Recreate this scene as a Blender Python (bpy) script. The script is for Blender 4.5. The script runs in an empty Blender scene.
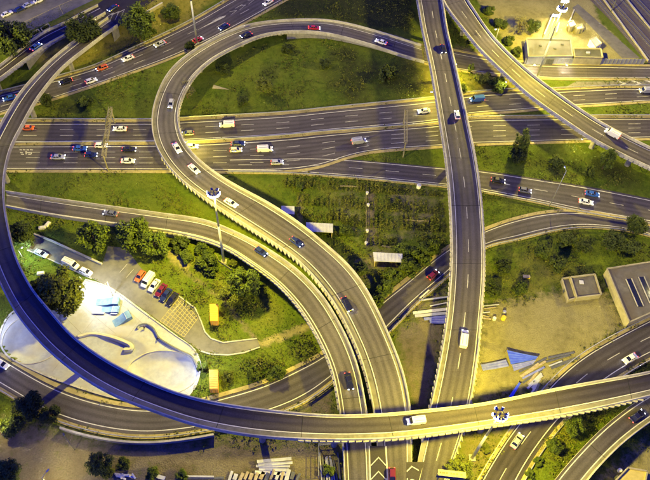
import bpy, bmesh, math, random
import numpy as np
from mathutils import Vector, Matrix
from mathutils.geometry import tessellate_polygon

rng = random.Random(7)
NR = np.random.default_rng(11)
S = bpy.context.scene
COL = S.collection

# ------------------------------------------------------------------ camera
FPX = 680.0                      # focal length in pixels of a 650 x 480 picture
H = 165.0                        # flying height of the camera
_n = np.array([-30.0, 495.0, FPX]); _n /= np.linalg.norm(_n)
_f = np.array([0, 0, 1.0]); _u = -_n
_y = _f - (_f @ _n) * _n; _y /= np.linalg.norm(_y)
_x = np.cross(_y, _u)
RM = np.array([_x, _y, _u])
_c = RM @ _f
CAM = np.array([_c[0] * H / _c[2], _c[1] * H / _c[2], H])


def P(px, py, z=0.0):
    """point of the world at height z that the photograph shows at pixel px, py"""
    d = RM @ np.array([px - 325.0, py - 240.0, FPX])
    return CAM + d * ((z - H) / d[2])


cd = bpy.data.cameras.new('camera'); cam = bpy.data.objects.new('camera', cd); COL.objects.link(cam)
cd.sensor_fit = 'HORIZONTAL'; cd.sensor_width = 36.0; cd.lens = 36.0 * FPX / 650.0
cd.clip_start = 1.0; cd.clip_end = 6000.0
m4 = Matrix.Identity(4)
for i in range(3):
    m4[i][0] = RM[i][0]; m4[i][1] = -RM[i][1]; m4[i][2] = -RM[i][2]; m4[i][3] = CAM[i]
cam.matrix_world = m4
S.camera = cam

# ------------------------------------------------------------------ sky (dusk, the sun is down), exposure
W = bpy.data.worlds.new('World'); S.world = W; W.use_nodes = True
wn = W.node_tree.nodes; wl = W.node_tree.links
bg = wn['Background']; sky = wn.new('ShaderNodeTexSky'); sky.sky_type = 'NISHITA'; sky.sun_disc = False
sky.sun_elevation = math.radians(-1.0); sky.sun_rotation = math.radians(250)
sky.altitude = 100; sky.air_density = 1.0; sky.dust_density = 0.2; sky.ozone_density = 8.5
wl.new(sky.outputs[0], bg.inputs[0]); bg.inputs[1].default_value = 0.15
S.view_settings.view_transform = 'Standard'; S.view_settings.look = 'None'
S.view_settings.exposure = 5.1; S.view_settings.gamma = 1.0; S.view_settings.use_curve_mapping = False
SODIUM = (1.0, 0.81, 0.03)
MASTW = 4300.0
S.render.engine = 'CYCLES'
S.cycles.use_denoising = True
S.cycles.max_bounces = 4; S.cycles.diffuse_bounces = 2; S.cycles.glossy_bounces = 2
S.cycles.transmission_bounces = 2; S.cycles.sample_clamp_indirect = 3.0
S.cycles.caustics_reflective = False; S.cycles.caustics_refractive = False


# ------------------------------------------------------------------ materials
def mat(name, c1, c2=None, scale=1.0, rough=0.8, metal=0.0, bump=0.0, emit=None, es=0.0, detail=6.0, c3=None, scale2=None, spec=0.3, stretch=None):
    m = bpy.data.materials.new(name); m.use_nodes = True
    nt = m.node_tree; b = nt.nodes['Principled BSDF']; L = nt.links
    b.inputs['Roughness'].default_value = rough; b.inputs['Metallic'].default_value = metal
    b.inputs['Specular IOR Level'].default_value = spec
    b.inputs['Base Color'].default_value = (*c1, 1)
    if c2:
        g = nt.nodes.new('ShaderNodeNewGeometry')
        src = g.outputs['Position']
        if stretch:
            mp = nt.nodes.new('ShaderNodeMapping'); mp.inputs['Scale'].default_value = stretch
            L.new(src, mp.inputs['Vector']); src = mp.outputs[0]
        n = nt.nodes.new('ShaderNodeTexNoise'); n.inputs['Scale'].default_value = scale; n.inputs['Detail'].default_value = detail
        n.inputs['Roughness'].default_value = 0.65
        L.new(src, n.inputs['Vector'])
        r = nt.nodes.new('ShaderNodeValToRGB'); r.color_ramp.elements[0].position = 0.34; r.color_ramp.elements[1].position = 0.68
        r.color_ramp.elements[0].color = (*c1, 1); r.color_ramp.elements[1].color = (*c2, 1)
        L.new(n.outputs[0], r.inputs[0]); out = r.outputs[0]
        if c3:
            n2 = nt.nodes.new('ShaderNodeTexNoise'); n2.inputs['Scale'].default_value = scale2 or scale * .2; n2.inputs['Detail'].default_value = 4
            L.new(src, n2.inputs['Vector'])
            r2 = nt.nodes.new('ShaderNodeValToRGB'); r2.color_ramp.elements[0].position = 0.45; r2.color_ramp.elements[1].position = 0.7
            L.new(n2.outputs[0], r2.inputs[0])
            mx = nt.nodes.new('ShaderNodeMix'); mx.data_type = 'RGBA'
            L.new(r2.outputs[0], mx.inputs[0]); L.new(out, mx.inputs[6]); mx.inputs[7].default_value = (*c3, 1); out = mx.outputs[2]
        L.new(out, b.inputs['Base Color'])
        if bump:
            bp = nt.nodes.new('ShaderNodeBump'); bp.inputs['Strength'].default_value = bump; bp.inputs['Distance'].default_value = 0.2
            L.new(n.outputs[0], bp.inputs['Height']); L.new(bp.outputs[0], b.inputs['Normal'])
    if emit:
        m.cycles.emission_sampling = 'NONE'
        b.inputs['Emission Color'].default_value = (*emit, 1); b.inputs['Emission Strength'].default_value = es
    return m


M = {}
M['asphalt'] = mat('asphalt', (.052, .048, .052), (.083, .078, .078), .55, .75, c3=(.100, .093, .088), scale2=.07)
M['asphalt_old'] = mat('asphalt_old', (.075, .071, .068), (.115, .108, .100), .5, .8, c3=(.14, .13, .12), scale2=.06)
M['asphalt_dark'] = mat('asphalt_dark', (.034, .031, .036), (.055, .050, .054), .6, .7, c3=(.068, .062, .062), scale2=.08)
M['asphalt_yard'] = mat('asphalt_yard', (.10, .095, .088), (.15, .14, .13), .7, .85, c3=(.19, .18, .16), scale2=.12)
M['concrete'] = mat('concrete', (.36, .34, .30), (.52, .50, .45), 1.3, .85, bump=.2, c3=(.30, .28, .25), scale2=.25)
M['concrete_dark'] = mat('concrete_dark', (.20, .19, .18), (.30, .285, .26), 1.0, .9, bump=.2)
M['kerbstone'] = mat('lamplight_yellow_kerb', (.30, .25, .11), (.44, .37, .17), .9, .9, c3=(.24, .20, .10), scale2=.15)  # kerb concrete with the yellow of the sodium lamps mixed into its colour
M['shoulder'] = mat('shoulder', (.12, .113, .10), (.19, .18, .158), .8, .85, c3=(.23, .215, .19), scale2=.1)
M['edgepaint'] = mat('edge_line_paint', (.66, .65, .60), (.46, .45, .42), 1.1, .6)
M['paint'] = mat('road_paint', (.50, .49, .46), (.28, .27, .25), 1.1, .6)
M['paint_yellow'] = mat('yellow_paint', (.42, .36, .14), (.26, .23, .12), 1.6, .6)
M['steel'] = mat('galvanised_steel', (.42, .43, .44), (.55, .56, .57), 2.0, .4, .5)
M['steel_dark'] = mat('dark_steel', (.10, .105, .12), (.17, .175, .19), 2.0, .5, .4)
M['skate'] = mat('skate_concrete', (.28, .29, .33), (.37, .38, .42), .9, .7, c3=(.32, .30, .27), scale2=.16)
M['coping'] = mat('coping', (.40, .36, .27), (.50, .46, .36), .9, .7)
M['bluepaint'] = mat('blue_ramp_panel', (.10, .19, .33), (.20, .33, .46), .8, .5)
M['dirt'] = mat('dirt', (.20, .165, .11), (.30, .255, .175), .4, .95, bump=.3)
M['bark'] = mat('bark', (.075, .05, .03), (.13, .09, .06), 3, .9)
M['wood'] = mat('weathered_wood', (.28, .22, .14), (.44, .38, .28), 1.5, .8)
M['sheet'] = mat('pale_metal_sheet', (.42, .43, .46), (.60, .61, .64), .6, .45, .2)
M['roofgrey'] = mat('grey_roof_felt', (.085, .083, .066), (.125, .12, .095), .35, .9, c3=(.15, .145, .115), scale2=.1)
M['roofdark'] = mat('dark_roof_felt', (.06, .06, .055), (.095, .092, .082), .4, .9)
M['rooftan'] = mat('tan_roof', (.085, .078, .075), (.14, .128, .118), .5, .9, c3=(.11, .09, .07), scale2=.2)
M['wallcream'] = mat('cream_render', (.26, .235, .16), (.37, .335, .24), .6, .9)
M['bluewall'] = mat('blue_grey_panel', (.19, .20, .27), (.26, .27, .35), .5, .8)
M['bluetarp'] = mat('blue_tarpaulin', (.05, .09, .78), (.08, .14, .92), .8, .45)
M['greytarp'] = mat('grey_tarpaulin', (.15, .17, .52), (.25, .27, .64), .8, .5)
M['ballast'] = mat('rail_ballast', (.075, .062, .07), (.14, .12, .13), 1.6, .95, bump=.4, c3=(.10, .075, .06), scale2=.2)
M['rail'] = mat('rail_steel', (.25, .23, .24), (.36, .34, .34), 2, .35, .7)
M['sleeper'] = mat('sleeper', (.15, .14, .14), (.22, .20, .19), 1, .9)
M['container'] = mat('orange_container', (.62, .30, .035), (.74, .40, .06), .7, .5)
M['container2'] = mat('tan_container', (.50, .24, .05), (.60, .32, .08), .7, .5)
M['yellowroof'] = mat('yellow_cabin_roof', (.42, .35, .10), (.52, .43, .14), .8, .6)
M['glass'] = mat('car_glass', (.012, .014, .018), rough=.08, spec=.6)
M['tyre'] = mat('tyre_rubber', (.02, .02, .02), rough=.9)
M['rim'] = mat('wheel_rim', (.35, .35, .36), rough=.35, metal=.8)
M['head'] = mat('headlight_lens', (.9, .9, .9), emit=(.85, .92, 1.0), es=2.0)
M['headoff'] = mat('headlight_off', (.6, .6, .6), rough=.15)
M['tail'] = mat('taillight_lens', (.5, .02, .02), emit=(1.0, .05, .03), es=.35)
M['tailoff'] = mat('taillight_off', (.25, .02, .02), rough=.3)
M['lamp'] = mat('sodium_lens', (.9, .85, .7), emit=(1.0, .95, .74), es=20.0)
M['lampwhite'] = mat('white_lens', (.9, .9, .9), emit=(.92, .97, 1.0), es=8.0)
M['lampgreen'] = mat('greenish_lens', (.9, .9, .9), emit=(.75, 1.0, .85), es=5.0)
M['signblue'] = mat('sign_backing', (.04, .06, .20), rough=.5)
M['signyellow'] = mat('sign_panel', (.20, .18, .11), (.28, .25, .16), .7, .5)
M['signmark'] = mat('sign_lettering', (.05, .04, .03), rough=.5)
M['plaster'] = mat('white_plaster', (.60, .58, .54), (.72, .70, .66), .8, .85)
M['tank'] = mat('white_plastic', (.75, .75, .73), rough=.5)
M['yellowplastic'] = mat('yellow_plastic', (.70, .52, .05), rough=.5)


def roadmat(name, c1, c2, c3, rough=.78):
    # across / along metres in the 'road' UV map: streaks, wheel tracks, patches of newer asphalt, sealed cracks
    m = bpy.data.materials.new(name); m.use_nodes = True; nt = m.node_tree; L = nt.links; b = nt.nodes['Principled BSDF']
    b.inputs['Specular IOR Level'].default_value = .25
    uv = nt.nodes.new('ShaderNodeUVMap'); uv.uv_map = 'road'; ge = nt.nodes.new('ShaderNodeNewGeometry')

    def nz(scale, detail, vec, sc=(1, 1, 1)):
        mp = nt.nodes.new('ShaderNodeMapping'); mp.inputs['Scale'].default_value = sc; L.new(vec, mp.inputs['Vector'])
        n = nt.nodes.new('ShaderNodeTexNoise'); n.inputs['Scale'].default_value = scale; n.inputs['Detail'].default_value = detail; L.new(mp.outputs[0], n.inputs['Vector']); return n.outputs[0]

    def rp(src, p0, c0, p1, c1_):
        r = nt.nodes.new('ShaderNodeValToRGB'); r.color_ramp.elements[0].position = p0; r.color_ramp.elements[1].position = p1
        r.color_ramp.elements[0].color = (*c0, 1); r.color_ramp.elements[1].color = (*c1_, 1); L.new(src, r.inputs[0]); return r.outputs[0]

    def mx(f, a, b_, mode='MIX'):
        x = nt.nodes.new('ShaderNodeMix'); x.data_type = 'RGBA'; x.blend_type = mode
        if isinstance(f, float): x.inputs[0].default_value = f
        else: L.new(f, x.inputs[0])
        L.new(a, x.inputs[6])
        if isinstance(b_, tuple): x.inputs[7].default_value = (*b_, 1)
        else: L.new(b_, x.inputs[7])
        return x.outputs[2]
    base = rp(nz(1.0, 5, uv.outputs[0], (1.1, .05, 1)), .32, c1, .70, c2)
    base = mx(rp(nz(.05, 4, ge.outputs['Position']), .42, (0, 0, 0), .68, (1, 1, 1)), base, c3)
    wv = nt.nodes.new('ShaderNodeTexWave'); wv.inputs['Scale'].default_value = .175; wv.inputs['Distortion'].default_value = .8; wv.inputs['Detail'].default_value = 2; L.new(uv.outputs[0], wv.inputs['Vector'])
    base = mx(rp(wv.outputs[0], .2, (.72, .72, .72), .8, (1.08, 1.08, 1.08)), base, base) if False else mx(1.0, base, rp(wv.outputs[0], .15, (.74, .73, .73), .85, (1.0, 1.0, 1.0)), 'MULTIPLY')
    br = nt.nodes.new('ShaderNodeTexBrick'); br.inputs['Scale'].default_value = 1.0; br.inputs['Brick Width'].default_value = 3.6; br.inputs['Row Height'].default_value = 17.0; br.inputs['Mortar Size'].default_value = .035
    br.inputs['Color1'].default_value = (1, 1, 1, 1); br.inputs['Color2'].default_value = (.70, .70, .72, 1); br.inputs['Mortar'].default_value = (.55, .55, .55, 1); br.inputs['Bias'].default_value = -.35; L.new(uv.outputs[0], br.inputs['Vector'])
    base = mx(.75, base, br.outputs[0], 'MULTIPLY')
    base = mx(1.0, base, rp(nz(3.2, 3, ge.outputs['Position']), .3, (.80, .80, .80), .7, (1.12, 1.12, 1.12)), 'MULTIPLY')
    L.new(base, b.inputs['Base Color'])
    L.new(rp(nz(.6, 3, ge.outputs['Position']), .3, (rough - .14,) * 3, .7, (rough + .06,) * 3), b.inputs['Roughness'])
    return m


M['asphalt'] = roadmat('asphalt', (.053, .046, .060), (.092, .081, .095), (.105, .094, .102))
M['asphalt_old'] = roadmat('asphalt_old', (.064, .056, .066), (.107, .095, .104), (.125, .112, .116))
M['asphalt_dark'] = roadmat('asphalt_dark', (.036, .030, .042), (.062, .053, .066), (.072, .062, .072))


def leafmat(name, c1, c2):
    m = mat(name, c1, c2, .9, .7, spec=.15)
    nt = m.node_tree; b = nt.nodes['Principled BSDF']
    oi = nt.nodes.new('ShaderNodeObjectInfo'); hs = nt.nodes.new('ShaderNodeHueSaturation')
    src = b.inputs['Base Color'].links[0].from_socket
    nt.links.new(src, hs.inputs['Color'])
    mr = nt.nodes.new('ShaderNodeMapRange'); mr.inputs[3].default_value = .75; mr.inputs[4].default_value = 1.25
    nt.links.new(oi.outputs['Random'], mr.inputs[0]); nt.links.new(mr.outputs[0], hs.inputs['Value'])
    nt.links.new(hs.outputs[0], b.inputs['Base Color'])
    return m


M['leaf'] = leafmat('leaf_green', (.032, .056, .011), (.090, .114, .020))
M['leafdark'] = leafmat('leaf_dark', (.026, .042, .012), (.070, .088, .020))
M['leafyellow'] = leafmat('leaf_yellow_green', (.060, .076, .014), (.125, .138, .024))
M['leafbare'] = leafmat('leaf_grey', (.09, .085, .05), (.17, .155, .09))
M['grassblade'] = mat('grass_blades', (.044, .078, .010), (.108, .140, .017), .22, .9, c3=(.155, .155, .03), scale2=.05, spec=.1)
M['crop'] = mat('garden_plants', (.034, .054, .012), (.160, .160, .034), .35, .9, spec=.1)

PAINTS = {'white': (.75, .75, .75), 'silver': (.45, .46, .48), 'grey': (.16, .165, .175), 'black': (.012, .012, .014), 'navy': (.015, .025, .10),
          'blue': (.03, .10, .38), 'red': (.45, .025, .015), 'maroon': (.13, .012, .018), 'orange': (.62, .13, .02), 'cream': (.66, .62, .48), 'darkgreen': (.02, .05, .03)}
for k, c in PAINTS.items():
    m = mat('car_paint_' + k, c, rough=.28, spec=.5, metal=.25 if k in ('silver', 'grey') else 0)
    m.node_tree.nodes['Principled BSDF'].inputs['Coat Weight'].default_value = .6
    M['p_' + k] = m


# ------------------------------------------------------------------ object helpers
def tag(o, label=None, cat=None, group=None, kind=None):
    if label: o['label'] = label
    if cat: o['category'] = cat
    if group: o['group'] = group
    if kind: o['kind'] = kind
    return o


def empty(name, loc=(0, 0, 0), rz=0.0):
    o = bpy.data.objects.new(name, None); COL.objects.link(o); o.empty_display_size = .3
    o.location = Vector([float(v) for v in loc]); o.rotation_euler = (0, 0, rz)
    return o


def mesh(name, v, f, m, smooth=False):
    me = bpy.data.meshes.new(name)
    me.from_pydata([tuple(map(float, p)) for p in v], [], [tuple(int(i) for i in q) for q in f])
    me.validate(); me.update()
    if m: me.materials.append(M[m] if isinstance(m, str) else m)
    if smooth: me.polygons.foreach_set('use_smooth', [True] * len(me.polygons))
    return me


def link(name, me, parent=None, loc=None, rot=None, scale=None):
    o = bpy.data.objects.new(name, me); COL.objects.link(o)
    if parent is not None: o.parent = parent
    if loc is not None: o.location = Vector([float(a) for a in loc])
    if rot is not None: o.rotation_euler = rot
    if scale is not None: o.scale = scale
    return o


def build(name, v, f, m, parent=None, smooth=False):
    return link(name, mesh(name, v, f, m, smooth), parent)


class MB:
    def __init__(s): s.v = []; s.f = []

    def add(s, v, f):
        k = len(s.v); s.v += [tuple(p) for p in v]; s.f += [tuple(i + k for i in q) for q in f]

    def hexa(s, p):          # 8 corners: bottom 4 ccw, top 4 ccw
        s.add(p, [(3, 2, 1, 0), (4, 5, 6, 7), (0, 1, 5, 4), (1, 2, 6, 5), (2, 3, 7, 6), (3, 0, 4, 7)])

    def box(s, c, d, rz=0.0):
        ca, sa = math.cos(rz), math.sin(rz); pts = []
        for z in (-.5, .5):
            for (a, b) in ((-.5, -.5), (.5, -.5), (.5, .5), (-.5, .5)):
                x, y = a * d[0], b * d[1]
                pts.append((c[0] + x * ca - y * sa, c[1] + x * sa + y * ca, c[2] + z * d[2]))
        s.hexa(pts)

    def bar(s, a, b, w, h=None):
        a = Vector([float(q) for q in a]); b = Vector([float(q) for q in b]); h = h or w
        d = (b - a).normalized(); up = Vector((0, 0, 1)) if abs(d.z) < .95 else Vector((1, 0, 0))
        s1 = d.cross(up).normalized() * (w / 2); u1 = s1.cross(d).normalized() * (h / 2)
        s.hexa([a - s1 - u1, a + s1 - u1, b + s1 - u1, b - s1 - u1, a - s1 + u1, a + s1 + u1, b + s1 + u1, b - s1 + u1])

    def tube(s, a, b, r0, r1, n=10, caps=True):
        a = Vector([float(q) for q in a]); b = Vector([float(q) for q in b]); d = (b - a).normalized()
        up = Vector((0, 0, 1)) if abs(d.z) < .9 else Vector((1, 0, 0))
        e1 = d.cross(up).normalized(); e2 = d.cross(e1).normalized()
        v = []
        for (c, r) in ((a, r0), (b, r1)):
            for k in range(n):
                t = 2 * math.pi * k / n; v.append(c + e1 * (r * math.cos(t)) + e2 * (r * math.sin(t)))
        f = [(k, n + k, n + (k + 1) % n, (k + 1) % n) for k in range(n)]
        if caps: f += [tuple(range(n)), tuple(reversed(range(n, 2 * n)))]
        s.add(v, f)

    def build(s, name, m, parent=None, smooth=False): return build(name, s.v, s.f, m, parent, smooth)


def local(root, p):          # world point -> root's own space (roots only turn about z)
    c, s_ = math.cos(-root.rotation_euler.z), math.sin(-root.rotation_euler.z)
    x, y = p[0] - root.location.x, p[1] - root.location.y
    return (x * c - y * s_, x * s_ + y * c, p[2] - root.location.z)


# ------------------------------------------------------------------ terrain
_a = P(0, 92)[:2]; _b = P(228, -2)[:2]
_d = (_b - _a) / np.linalg.norm(_b - _a); _nn = np.array([-_d[1], _d[0]])
PLATEAU = 5.0


def plateau(x, y):
    t = ((x - _a[0]) * _nn[0] + (y - _a[1]) * _nn[1]) / 8.0
    t = np.clip(t, 0, 1); return PLATEAU * t * t * (3 - 2 * t)


SK = [(86, 280), (100, 284), (115, 291), (145, 313), (175, 335), (193, 348), (199, 360), (199, 376), (193, 390), (180, 401), (150, 404), (110, 397), (60, 381), (25, 366), (6, 354), (0, 338), (5, 322), (15, 311), (34, 304), (55, 304), (72, 296)]
SKW = np.array([P(*p)[:2] for p in SK])


def inpoly(x, y, poly):
    x = np.asarray(x, float); y = np.asarray(y, float); r = np.zeros(x.shape, bool)
    n = len(poly); j = n - 1
    for i in range(n):
        xi, yi = poly[i]; xj, yj = poly[j]
        if yi != yj:
            r ^= ((yi > y) != (yj > y)) & (x < (xj - xi) * (y - yi) / (yj - yi) + xi)
        j = i
    return r


def polydist(x, y, poly):
    best = np.full(np.shape(x), 1e9)
    n = len(poly)
    for i in range(n):
        a = np.array(poly[i]); b = np.array(poly[(i + 1) % n]); ab = b - a; L = ab @ ab + 1e-9
        t = np.clip(((x - a[0]) * ab[0] + (y - a[1]) * ab[1]) / L, 0, 1)
        best = np.minimum(best, np.hypot(x - a[0] - t * ab[0], y - a[1] - t * ab[1]))
    return best


def G(px, py, dz=0.0):
    """point on the ground seen at a pixel"""
    z = 0.0
    for _ in range(12):
        p = P(px, py, z); z = .5 * z + .5 * float(plateau(p[0], p[1]))
    p = P(px, py, z + dz); return p


XS = np.concatenate([[-1800, -900, -450, -260], np.arange(-175, 176, 1.0), [260, 450, 900, 1800]])
YS = np.concatenate([[-1500, -700, -350, -180], np.arange(-110, 176, 1.0), [260, 450, 900, 2400]])
gx, gy = np.meshgrid(XS, YS)
gz = plateau(gx, gy)
ins = inpoly(gx, gy, SKW); dsk = polydist(gx, gy, SKW)
gz = gz - np.where(ins, np.clip((dsk - .6) / 1.0, 0, 1) * 4.0, 0.0)
nxn, nyn = len(XS), len(YS)
gv = np.stack([gx, gy, gz], -1).reshape(-1, 3)
idx = np.arange(nxn * nyn).reshape(nyn, nxn)
gf = np.stack([idx[:-1, :-1], idx[:-1, 1:], idx[1:, 1:], idx[1:, :-1]], -1).reshape(-1, 4)

# what covers the soil: R bare earth, G dry yellow grass, B darker grass
DIRT = [  # polygons of bare earth in the photograph, softness in metres
    ([(484, 306), (520, 300), (560, 292), (600, 288), (628, 322), (596, 346), (560, 372), (545, 385), (470, 402), (478, 360)], 3, 1.0),
    ([(-40, 432), (20, 415), (60, 428), (130, 440), (230, 436), (345, 440), (345, 520), (-60, 520)], 4, .9),
    ([(395, 330), (415, 318), (445, 300), (448, 330), (430, 410), (412, 410), (402, 370)], 2, .85),
    ([(478, 0), (520, -14), (590, -14), (598, 20), (640, 62), (525, 64), (505, 40)], 1.5, 1.0),
    ([(165, 250), (182, 252), (190, 262), (188, 270), (172, 262)], 1, .9),
    ([(168, 256), (186, 268), (228, 300), (258, 336), (262, 348), (256, 346), (222, 302), (184, 274)], .6, .6),
    ([(256, 342), (310, 322), (312, 329), (262, 348)], 1, .8),
    ([(284, 410), (300, 402), (330, 384), (340, 415), (300, 418)], 2, .8),
    ([(366, 186), (376, 186), (378, 246), (366, 250)], .8, .75),
    ([(296, 196), (304, 190), (304, 222), (297, 222)], .8, .6),
    ([(388, 180), (446, 190), (448, 232), (386, 246)], 5, .5),
    ([(330, 186), (364, 186), (364, 246), (334, 226)], 5, .45),
    ([(376, 250), (404, 250), (404, 268), (372, 272), (366, 290), (352, 262)], 2, .7),
    ([(400, 305), (446, 282), (448, 318), (412, 322)], 2, .7),
    ([(20, 355), (60, 378), (110, 396), (100, 402), (50, 388), (10, 368)], 1.0, 1.0),
    ([(460, 430), (512, 420), (500, 450), (478, 482), (450, 490)], 2, .5),
    ([(600, 480), (640, 446), (680, 420), (700, 500)], 3, .8),
    ([(390, 34), (425, 44), (425, 60), (400, 52)], 1.5, .8),
    ([(452, 44), (520, 58), (520, 78), (455, 70)], 1.5, .7),
]
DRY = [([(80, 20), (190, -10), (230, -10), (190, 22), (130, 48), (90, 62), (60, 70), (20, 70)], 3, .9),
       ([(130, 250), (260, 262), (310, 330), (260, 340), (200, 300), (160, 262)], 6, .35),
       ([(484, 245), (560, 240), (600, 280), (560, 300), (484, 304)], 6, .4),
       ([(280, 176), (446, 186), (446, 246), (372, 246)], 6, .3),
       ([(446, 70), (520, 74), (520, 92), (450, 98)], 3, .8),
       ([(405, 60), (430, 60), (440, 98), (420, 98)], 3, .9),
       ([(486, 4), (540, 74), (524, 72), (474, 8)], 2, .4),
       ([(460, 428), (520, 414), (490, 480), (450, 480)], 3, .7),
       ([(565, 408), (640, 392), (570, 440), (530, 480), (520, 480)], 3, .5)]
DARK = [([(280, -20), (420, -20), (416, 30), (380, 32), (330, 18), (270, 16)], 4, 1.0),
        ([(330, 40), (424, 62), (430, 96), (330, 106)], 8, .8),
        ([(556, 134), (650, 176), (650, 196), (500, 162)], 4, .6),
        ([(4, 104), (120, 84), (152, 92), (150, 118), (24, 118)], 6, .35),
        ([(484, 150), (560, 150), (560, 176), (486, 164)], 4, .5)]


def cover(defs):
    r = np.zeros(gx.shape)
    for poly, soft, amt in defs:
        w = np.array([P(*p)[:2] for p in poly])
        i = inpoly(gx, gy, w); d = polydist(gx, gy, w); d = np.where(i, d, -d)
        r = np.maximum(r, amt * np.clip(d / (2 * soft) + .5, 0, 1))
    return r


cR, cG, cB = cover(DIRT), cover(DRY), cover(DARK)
cA = cover([DIRT[0], DIRT[3], DIRT[4], DIRT[6], DIRT[14], DIRT[16]])          # pale sandy earth, the rest is browner
gme = mesh('ground', gv, gf, None, True)
at = gme.attributes.new('cover', 'FLOAT_COLOR', 'POINT')
at.data.foreach_set('color', np.stack([cR, cG, cB, cA], -1).reshape(-1).astype(np.float32))
gm = bpy.data.materials.new('ground_cover'); gm.use_nodes = True; nt = gm.node_tree; L = nt.links; bs = nt.nodes['Principled BSDF']
bs.inputs['Roughness'].default_value = .95; bs.inputs['Specular IOR Level'].default_value = .1
ge = nt.nodes.new('ShaderNodeNewGeometry'); an = nt.nodes.new('ShaderNodeAttribute'); an.attribute_name = 'cover'
sp = nt.nodes.new('ShaderNodeSeparateColor'); L.new(an.outputs['Color'], sp.inputs[0])


def noise(scale, detail=5, rough=.6):
    n = nt.nodes.new('ShaderNodeTexNoise'); n.inputs['Scale'].default_value = scale; n.inputs['Detail'].default_value = detail
    n.inputs['Roughness'].default_value = rough; L.new(ge.outputs['Position'], n.inputs['Vector']); return n.outputs[0]


def ramp(src, p0, c0, p1, c1):
    r = nt.nodes.new('ShaderNodeValToRGB'); r.color_ramp.elements[0].position = p0; r.color_ramp.elements[1].position = p1
    r.color_ramp.elements[0].color = (*c0, 1); r.color_ramp.elements[1].color = (*c1, 1); L.new(src, r.inputs[0]); return r.outputs[0]


def mixc(f, a, b):
    x = nt.nodes.new('ShaderNodeMix'); x.data_type = 'RGBA'
    L.new(f, x.inputs[0]); L.new(a, x.inputs[6]); L.new(b, x.inputs[7]); return x.outputs[2]


def masked(ch, nsrc, gain=1.6):        # mask edges broken up by noise
    a = nt.nodes.new('ShaderNodeMath'); a.operation = 'MULTIPLY_ADD'; L.new(nsrc, a.inputs[0]); a.inputs[1].default_value = 1.6; a.inputs[2].default_value = -.8
    b2 = nt.nodes.new('ShaderNodeMath'); b2.operation = 'ADD'; L.new(ch, b2.inputs[0]); L.new(a.outputs[0], b2.inputs[1])
    c = nt.nodes.new('ShaderNodeMath'); c.operation = 'MULTIPLY_ADD'; c.use_clamp = True; L.new(b2.outputs[0], c.inputs[0]); c.inputs[1].default_value = gain; c.inputs[2].default_value = -.5 * gain + .5
    d = nt.nodes.new('ShaderNodeMath'); d.operation = 'MULTIPLY'; d.use_clamp = True; L.new(c.outputs[0], d.inputs[0])
    e = nt.nodes.new('ShaderNodeMath'); e.operation = 'MULTIPLY'; e.use_clamp = True; L.new(ch, e.inputs[0]); e.inputs[1].default_value = 3.0
    L.new(e.outputs[0], d.inputs[1]); return d.outputs[0]


nA, nB, nC = noise(.09), noise(.55), noise(2.6, 4)
base = mixc(ramp(nA, .38, (0, 0, 0), .66, (1, 1, 1)), ramp(nB, .3, (.038, .068, .008), .72, (.105, .148, .015)), ramp(nC, .3, (.085, .115, .013), .7, (.155, .180, .026)))
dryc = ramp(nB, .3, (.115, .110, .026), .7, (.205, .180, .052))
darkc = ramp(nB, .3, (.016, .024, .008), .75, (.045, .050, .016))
dirtc = mixc(ramp(nA, .4, (0, 0, 0), .65, (1, 1, 1)), ramp(nB, .28, (.075, .060, .044), .74, (.165, .138, .098)), ramp(nC, .3, (.115, .097, .070), .7, (.215, .185, .132)))
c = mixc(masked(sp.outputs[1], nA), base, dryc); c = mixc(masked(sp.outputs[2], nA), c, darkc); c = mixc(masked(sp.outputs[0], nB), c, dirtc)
sandc = mixc(ramp(nA, .4, (0, 0, 0), .65, (1, 1, 1)), ramp(nB, .28, (.165, .145, .058), .74, (.300, .270, .115)), ramp(nC, .3, (.215, .190, .08), .7, (.36, .325, .15)))
c = mixc(masked(an.outputs['Alpha'], nB), c, sandc)
L.new(c, bs.inputs['Base Color'])
bp = nt.nodes.new('ShaderNodeBump'); bp.inputs['Strength'].default_value = .6; bp.inputs['Distance'].default_value = .35; L.new(nC, bp.inputs['Height']); L.new(bp.outputs[0], bs.inputs['Normal'])
gme.materials.append(gm)
tag(link('ground', gme), 'grass and bare earth ground between all the roads', 'ground', kind='structure')


# ------------------------------------------------------------------ ribbons (roads and decks)
def crom(pts, n_per):
    pts = np.array(pts, float); out = []
    N = len(pts)
    for i in range(N - 1):
        p0 = pts[max(i - 1, 0)]; p1 = pts[i]; p2 = pts[i + 1]; p3 = pts[min(i + 2, N - 1)]
        if i == 0: p0 = 2 * p1 - p2
        if i == N - 2: p3 = 2 * p2 - p1
        for k in range(n_per):
            t = k / n_per
            out.append(.5 * ((2 * p1) + (p2 - p0) * t + (2 * p0 - 5 * p1 + 4 * p2 - p3) * t * t + (3 * p1 - p0 - 3 * p2 + p3) * t ** 3))
    out.append(pts[-1]); return np.array(out)


RIB = {}


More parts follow.
